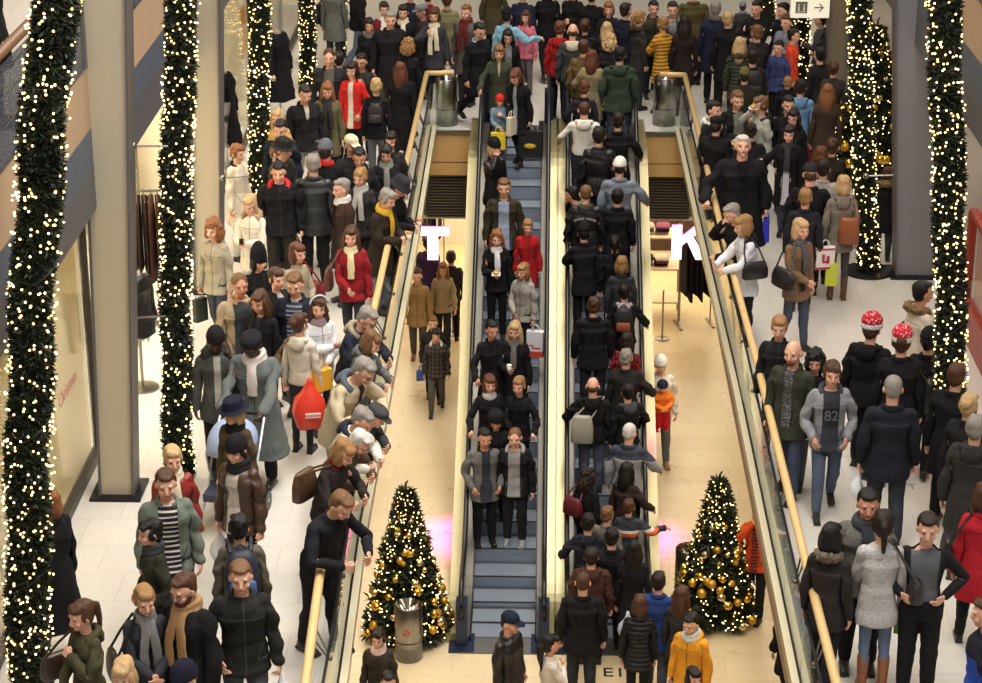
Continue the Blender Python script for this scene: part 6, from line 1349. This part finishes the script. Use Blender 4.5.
P('dark haired woman at the lower edge below the orange yellow jacket', 694, 667, 24, 'jacket', K2, BK, 'bob', 'black', Z, 1.64)
P('woman with a long black ponytail in a white jumper turned to the right', 551, 634, 112, 'sweater', (210, 200, 190), DJ, 'longtail', 'black', Z, 1.66, la='down', ra='chest', skin='t')
P('man in a navy peaked cap at the foot of the down escalator', 510, 611, 58, 'hip', ((28, 26, 28), 'leather'), BK, 'short', 'dark', Z, 1.76, hat=('cap', (28, 34, 54)), g=1.06)
P('woman with dark hair in a dark jacket and pale pink scarf at the lower edge', 378, 628, -10, 'jacket', (58, 52, 46), BK, 'mop', 'dark', Z, 1.62, scarf=('wrap', (226, 196, 188)))
P('dark haired person at the lower edge below the pale pink scarf', 388, 672, 10, 'jacket', K, BK, 'short', 'black', Z, 1.60)
a = P('boy in a dark checked jacket with a white collar walking on the lower floor', 436, 328, 0, 'jacket', ((44, 42, 42), 'plaid', (84, 78, 72)), (96, 92, 80), 'mop', 'black', Z, 1.52, hood=(214, 210, 204), step=-.6)
a = P('boy with light brown hair just behind the boy in the checked jacket', 433, 316, 4, 'jacket', (44, 40, 40), BK, 'short', 'lbrown', Z, 1.52, step=.3)
shop_bag('small blue bag held by the boy behind the checked jacket', a['handR'], .16, .18, .08, (62, 88, 168), .3)
P('woman with ginger brown hair in a shiny beige jacket walking on the lower floor', 443, 262, 2, 'jacket', ((160, 142, 108), 'leather'), DJ, 'long', 'ginger', Z, 1.64, step=.6, la='swing')
a = P('person in a tan jacket behind the left balustrade channel on the lower floor', 417, 268, -4, 'hip', (150, 118, 74), (92, 88, 72), 'short', 'brown', Z, 1.74, shoe=(130, 90, 50), step=.25)
shop_bag('pale green bag held by the person in the tan jacket', a['handL'], .24, .36, .1, (170, 172, 112), R(-10), kind='plastic')
P('person in a dark quilted jacket seen from behind under the letter T', 451, 250, 178, 'jacket', ((46, 44, 48), 'puffer'), BK, 'short', 'dark', Z, 1.70)
P('person in purple and black under the glowing letter T', 428, 236, 170, 'coat', (60, 46, 84), (40, 40, 66), 'short', 'dark', Z, 1.70)
a = P('man in a white jacket and white knitted cap carrying a baby in a sling', 661, 354, 8, 'jacket', (222, 216, 204), (104, 110, 118), 'short', 'dark', Z, 1.82, hat=('beanie', (228, 224, 218)), step=.45, la='down', shoe=(150, 120, 80))
q = a['wpt']('chest', (.0, -.22, 1.40))
hq = proj(q+np.array([0, 0, .10]))
P('baby in navy hat, orange top and red trousers on the chest of a man', hq[0], hq[1], 8, 'puffer', (232, 124, 40), ((196, 40, 40), 'wool'), 'short', 'dark', float(q[2]-.62), .74, hat=('beanie', (36, 40, 58)), la='front', ra='front', hs=1.9, g=1.5, fit=.05, step=.0, shoe=(190, 40, 40))
a = P('person in an orange jacket lifting a camera beside the right christmas tree', 759, 503, -22, 'jacket', (206, 84, 36), BK, 'short', 'brown', Z, 1.74, la='face', ra='face', open=(.05, .5, (150, 60, 50), 'stripe', (40, 36, 36)), step=.25)
P('person in black at the lower right, behind the right balustrade channel', 795, 588, -30, 'coat', K, BK, 'short', 'dark', Z, 1.74, step=.3)
# ---------------------------------------------------------------- the stroller
sp_ = (st['handL']+st['handR'])/2; f = st['fz']@np.array([0, -1, 0]); bx = np.array([sp_[0], sp_[1], 0])+f*.42
t = empty('stroller', bx, R(-10), 'pale blue hooded stroller pushed by the man in the grey overcoat', 'stroller'); M_fr = mat('white_tube', (206, 208, 214), .35, .3); M_hd = mat('stroller_cloth', (150, 164, 196), .75)
for s in (-1, 1):
    m = MB(); m.tube([(s*.24, .44, 1.04), (s*.25, .2, .78), (s*.24, -.05, .42), (s*.24, -.42, .12)], .014, 8); m.build('frame_tube', M_fr, t); m = MB(); m.tube([(s*.24, .36, .12), (s*.25, .05, .5), (s*.25, -.06, .82)], .014, 8); m.build('rear_tube', M_fr, t)
    for y, r in ((.36, .11), (-.42, .09)):
        m = MB(); m.V, m.Fc = [], []; tt = np.linspace(0, 2*np.pi, 20, endpoint=False); m.loft([np.c_[np.full(20, s*.26+k), y+r*np.cos(tt), .11+r*np.sin(tt)] for k in (-.02, .02)]); wb = m.build('wheel', M_black, t); m = MB(); m.ell((s*.26, y, .11), (.026, .035, .035), 10, 6); m.build('hub', M_fr, wb)
m = MB(); m.tube([(-.24, .44, 1.04), (-.2, .47, 1.06), (.2, .47, 1.06), (.24, .44, 1.04)], .017, 8); m.build('push_handle', M_black, t)
m = MB(); m.hexa([(-.22, -.30, .36), (.22, -.30, .36), (.22, .16, .40), (-.22, .16, .40), (-.22, -.30, .44), (.22, -.30, .44), (.22, .12, .46), (-.22, .12, .46)]); m.hexa([(-.21, .08, .42), (.21, .08, .42), (.21, .20, .42), (-.21, .20, .42), (-.20, .18, .90), (.20, .18, .90), (.20, .26, .90), (-.20, .26, .90)]); m.build('seat', mat('stroller_seat', (70, 74, 92), .8), t)
m = MB(); rs = []
for a_ in np.linspace(R(5), R(115), 9):
    tt = np.linspace(0, np.pi, 15); rs.append(np.c_[.25*np.cos(tt), .12+.0*tt-(.34*math.cos(a_))*np.sin(tt)**.6, .80+.32*math.sin(a_)*np.sin(tt)**.6])
m.loft(rs, cap=False, closed=False); hd = m.build('hood', M_hd, t, True); sm_ = hd.modifiers.new('thick', 'SOLIDIFY'); sm_.thickness = .012
q = bx+np.array([.06, -.06, .45])
hq = proj(q+np.array([0, 0, .52])); P('baby in pink sitting in the stroller under the pale hood', hq[0], hq[1], -10, 'puffer', (196, 110, 140), ((170, 90, 120), 'wool'), 'short', 'brown', .42, .56, hs=1.9, g=1.4, hipL=-80, hipR=-80, knL=60, knR=60, fit=.05)
